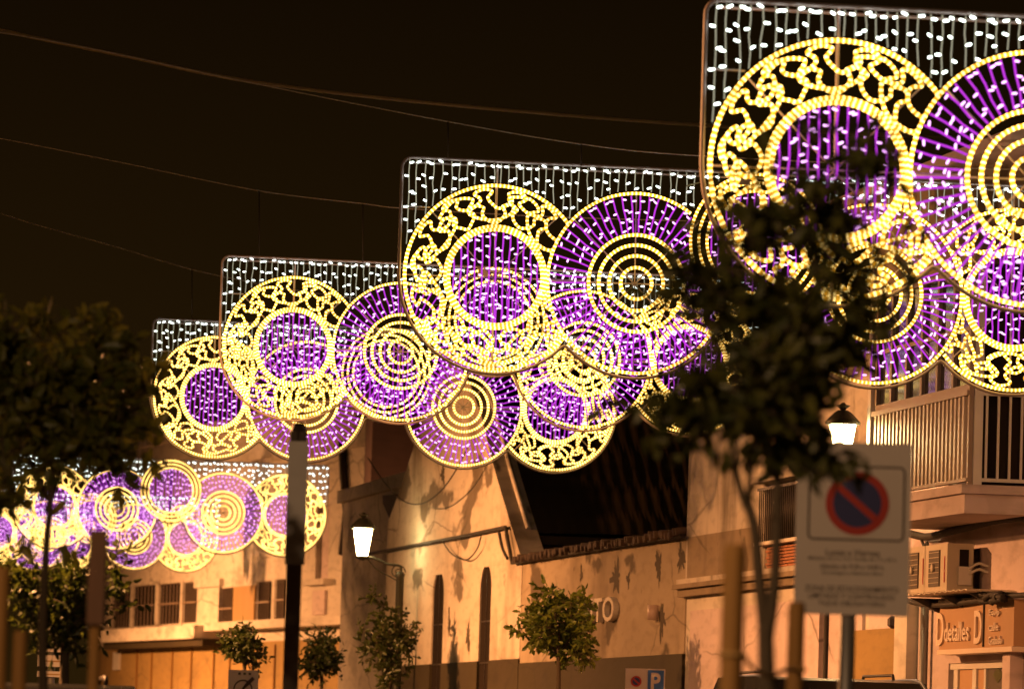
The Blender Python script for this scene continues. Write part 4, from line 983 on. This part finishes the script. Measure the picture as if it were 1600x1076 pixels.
# parking plate with P
PYs = 84.0; ks = PYs / F; pb_ = P(1008, 1060, PYs); pb_.z = 0
pk = empty('parking_plate', pb_, label='small double sign with a no parking disc and a blue P', cat='traffic sign')
zc_ = P(1008, 1044, PYs).z; hw = 31 * ks; hh = 52 * ks
MB().lathe([(.035, 0), (.035, zc_ - .02)], n=8, sm=True).build('pole', M['grey_metal'], pk)
MB().box(-hw, hw, -.06, -.04, zc_ - hh, zc_).build('plate', M['sign_white'], pk)
MB().box(4 * ks, hw - 2 * ks, -.066, -.0603, zc_ - hh + .02, zc_ - 2 * ks).build('blue_panel', M['sign_blue_light'], pk)
MB().prism([(-14 * ks + 8.5 * ks * math.cos(R(a)), zc_ - 20 * ks + 8.5 * ks * math.sin(R(a))) for a in range(0, 360, 15)], -.068, -.0603).build('disc', M['sign_red'], pk)
MB().prism([(-14 * ks + 6 * ks * math.cos(R(a)), zc_ - 20 * ks + 6 * ks * math.sin(R(a))) for a in range(0, 360, 15)], -.071, -.0683).build('disc_centre', M['sign_blue'], pk)
a = R(-40); L_ = 6.5 * ks
MB().prism([(-14 * ks + math.cos(a) * L_ * p - math.sin(a) * 1.2 * ks * q, zc_ - 20 * ks + math.sin(a) * L_ * p + math.cos(a) * 1.2 * ks * q) for p, q in ((-1, -1), (1, -1), (1, 1), (-1, 1))], -.074, -.0713).build('diagonal_bar', M['sign_red'], pk)
text_on('letter', 'P', M['sign_white'], pk, (16.5 * ks, -.0662, zc_ - 20 * ks), (1, 0, 0), (0, 0, 1), h=28 * ks, w=15 * ks, ext=.004, bold=.03)
# white no stopping plate
NY = 98.0; kn = NY / F; nb_ = P(380, 1070, NY); nb_.z = 0
ns = empty('regulation_plate', nb_, label='white square plate with a black ring and slanting arrow under the round tree', cat='traffic sign')
zt3 = P(380, 1046, NY).z; hw = 23.5 * kn
MB().lathe([(.035, 0), (.035, zt3 - .02)], n=8, sm=True).build('pole', M['grey_metal'], ns)
MB().box(-hw, hw, -.06, -.04, zt3 - .75, zt3).build('plate', M['sign_white'], ns)
MB().tube([(14 * kn * math.cos(R(a)), -.062, zt3 - 30 * kn + 14 * kn * math.sin(R(a))) for a in range(0, 360, 15)], 1.2 * kn, 5, True).build('ring', M['sign_black'], ns)
MB().tube([(-4 * kn, -.07, zt3 - 34 * kn), (8 * kn, -.07, zt3 - 20 * kn), (16 * kn, -.07, zt3 - 12 * kn)], [1.3 * kn, 3.4 * kn, 3.0 * kn], 6).build('slanting_bar', M['sign_black'], ns)
for q in range(3): MB().box((-6 + 8 * q) * kn - 2 * kn, (-6 + 8 * q) * kn + 2 * kn, -.064, -.0603, zt3 - 7.5 * kn, zt3 - 4 * kn).build('print_mark', M['sign_black'], ns)
# stacked direction plates
DY = 58.0; kd = DY / F; db_ = P(80, 1040, DY); db_.z = 0
ds = empty('direction_sign', db_, label='stack of white direction plates on a post behind the low leafy tree', cat='sign')
zt4 = P(80, 990, DY).z
MB().lathe([(.04, 0), (.04, zt4)], n=8, sm=True).build('post', M['grey_metal'], ds)
for ya, yb in ((998, 1018), (1023, 1041), (1048, 1057)):
    z0, z1 = P(80, yb, DY).z, P(80, ya, DY).z
    pl = MB().prism([(-21 * kd, z0), (20 * kd, z0), (24 * kd, (z0 + z1) / 2), (20 * kd, z1), (-21 * kd, z1)], -.06, -.042).build('direction_plate', M['sign_white'], ds)
    MB().box(-16 * kd, 15 * kd, -.0635, -.0603, (z0 + z1) / 2 - 1.2 * kd, (z0 + z1) / 2 + .8 * kd).build('print_line', M['strap'], pl)

# ------------------------------------------------------------------ vans (only their roofs rise into the picture)
def van(loc, rz, H, label, trim=True):
    r = empty('parked_van', loc, rz, label=label, cat='van', group='dark vans parked in the street')
    prof = [(-2.3, .35), (2.3, .35), (2.35, .9), (2.1, 1.15), (1.35, 1.3), (.75, H - .16), (.45, H - .03), (.1, H), (-2.0, H), (-2.25, H - .12), (-2.35, 1.1)]
    MB().prism(prof, -.9, .9).build('body', M['car_black'], r)
    for sy in (-1, 1):
        MB().prism([(1.2, 1.32), (.72, H - .22), (-.3, H - .22), (-.3, 1.3)], sy * .902, sy * .912).build('side_window', M['glass_dark'], r)
        MB().prism([(-.4, 1.3), (-.4, H - .22), (-2.1, H - .22), (-2.15, 1.3)], sy * .902, sy * .912).build('side_window', M['glass_dark'], r)
        if trim: MB().tube([(1.36, sy * .88, 1.3), (.76, sy * .87, H - .15), (.46, sy * .86, H - .02), (.1, sy * .86, H + .01), (-1.9, sy * .86, H + .01)], .016, 6).build('roof_trim', M['car_trim'], r)
        MB().tube([(-.2, sy * .7, H + .005), (-.25, sy * .7, H + .06), (-1.7, sy * .7, H + .06), (-1.75, sy * .7, H + .005)], .018, 6).build('roof_rail', M['dark_metal'], r)
        for wx in (-1.45, 1.4):
            w = MB().lathe([(.33, -.1), (.34, 0), (.33, .1)], n=20).build('wheel', M['tyre'], r, (wx, sy * .83, .34), (R(90), 0, 0))
            MB().lathe([(.2, -.012), (.2, .012)], n=14).build('rim', M['grey_metal'], w, (0, 0, -sy * .105))
        MB().box(2.3, 2.37, sy * .6 - .15, sy * .6 + .15, .8, .98).build('headlight', M['white_paint'], r)
    return r
VY = 60.0; q = P(1322, 1056, VY); van((q.x, VY + 2.0, 0), R(-90 + 9), q.z, 'black van parked below the no parking sign, pale trim along its roof')
VY = 40.0; q = P(-20, 1060, VY); van((q.x, VY + 2.0, 0), R(-90 + 6), q.z, 'dark van parked below the low leafy tree and direction plates', False)
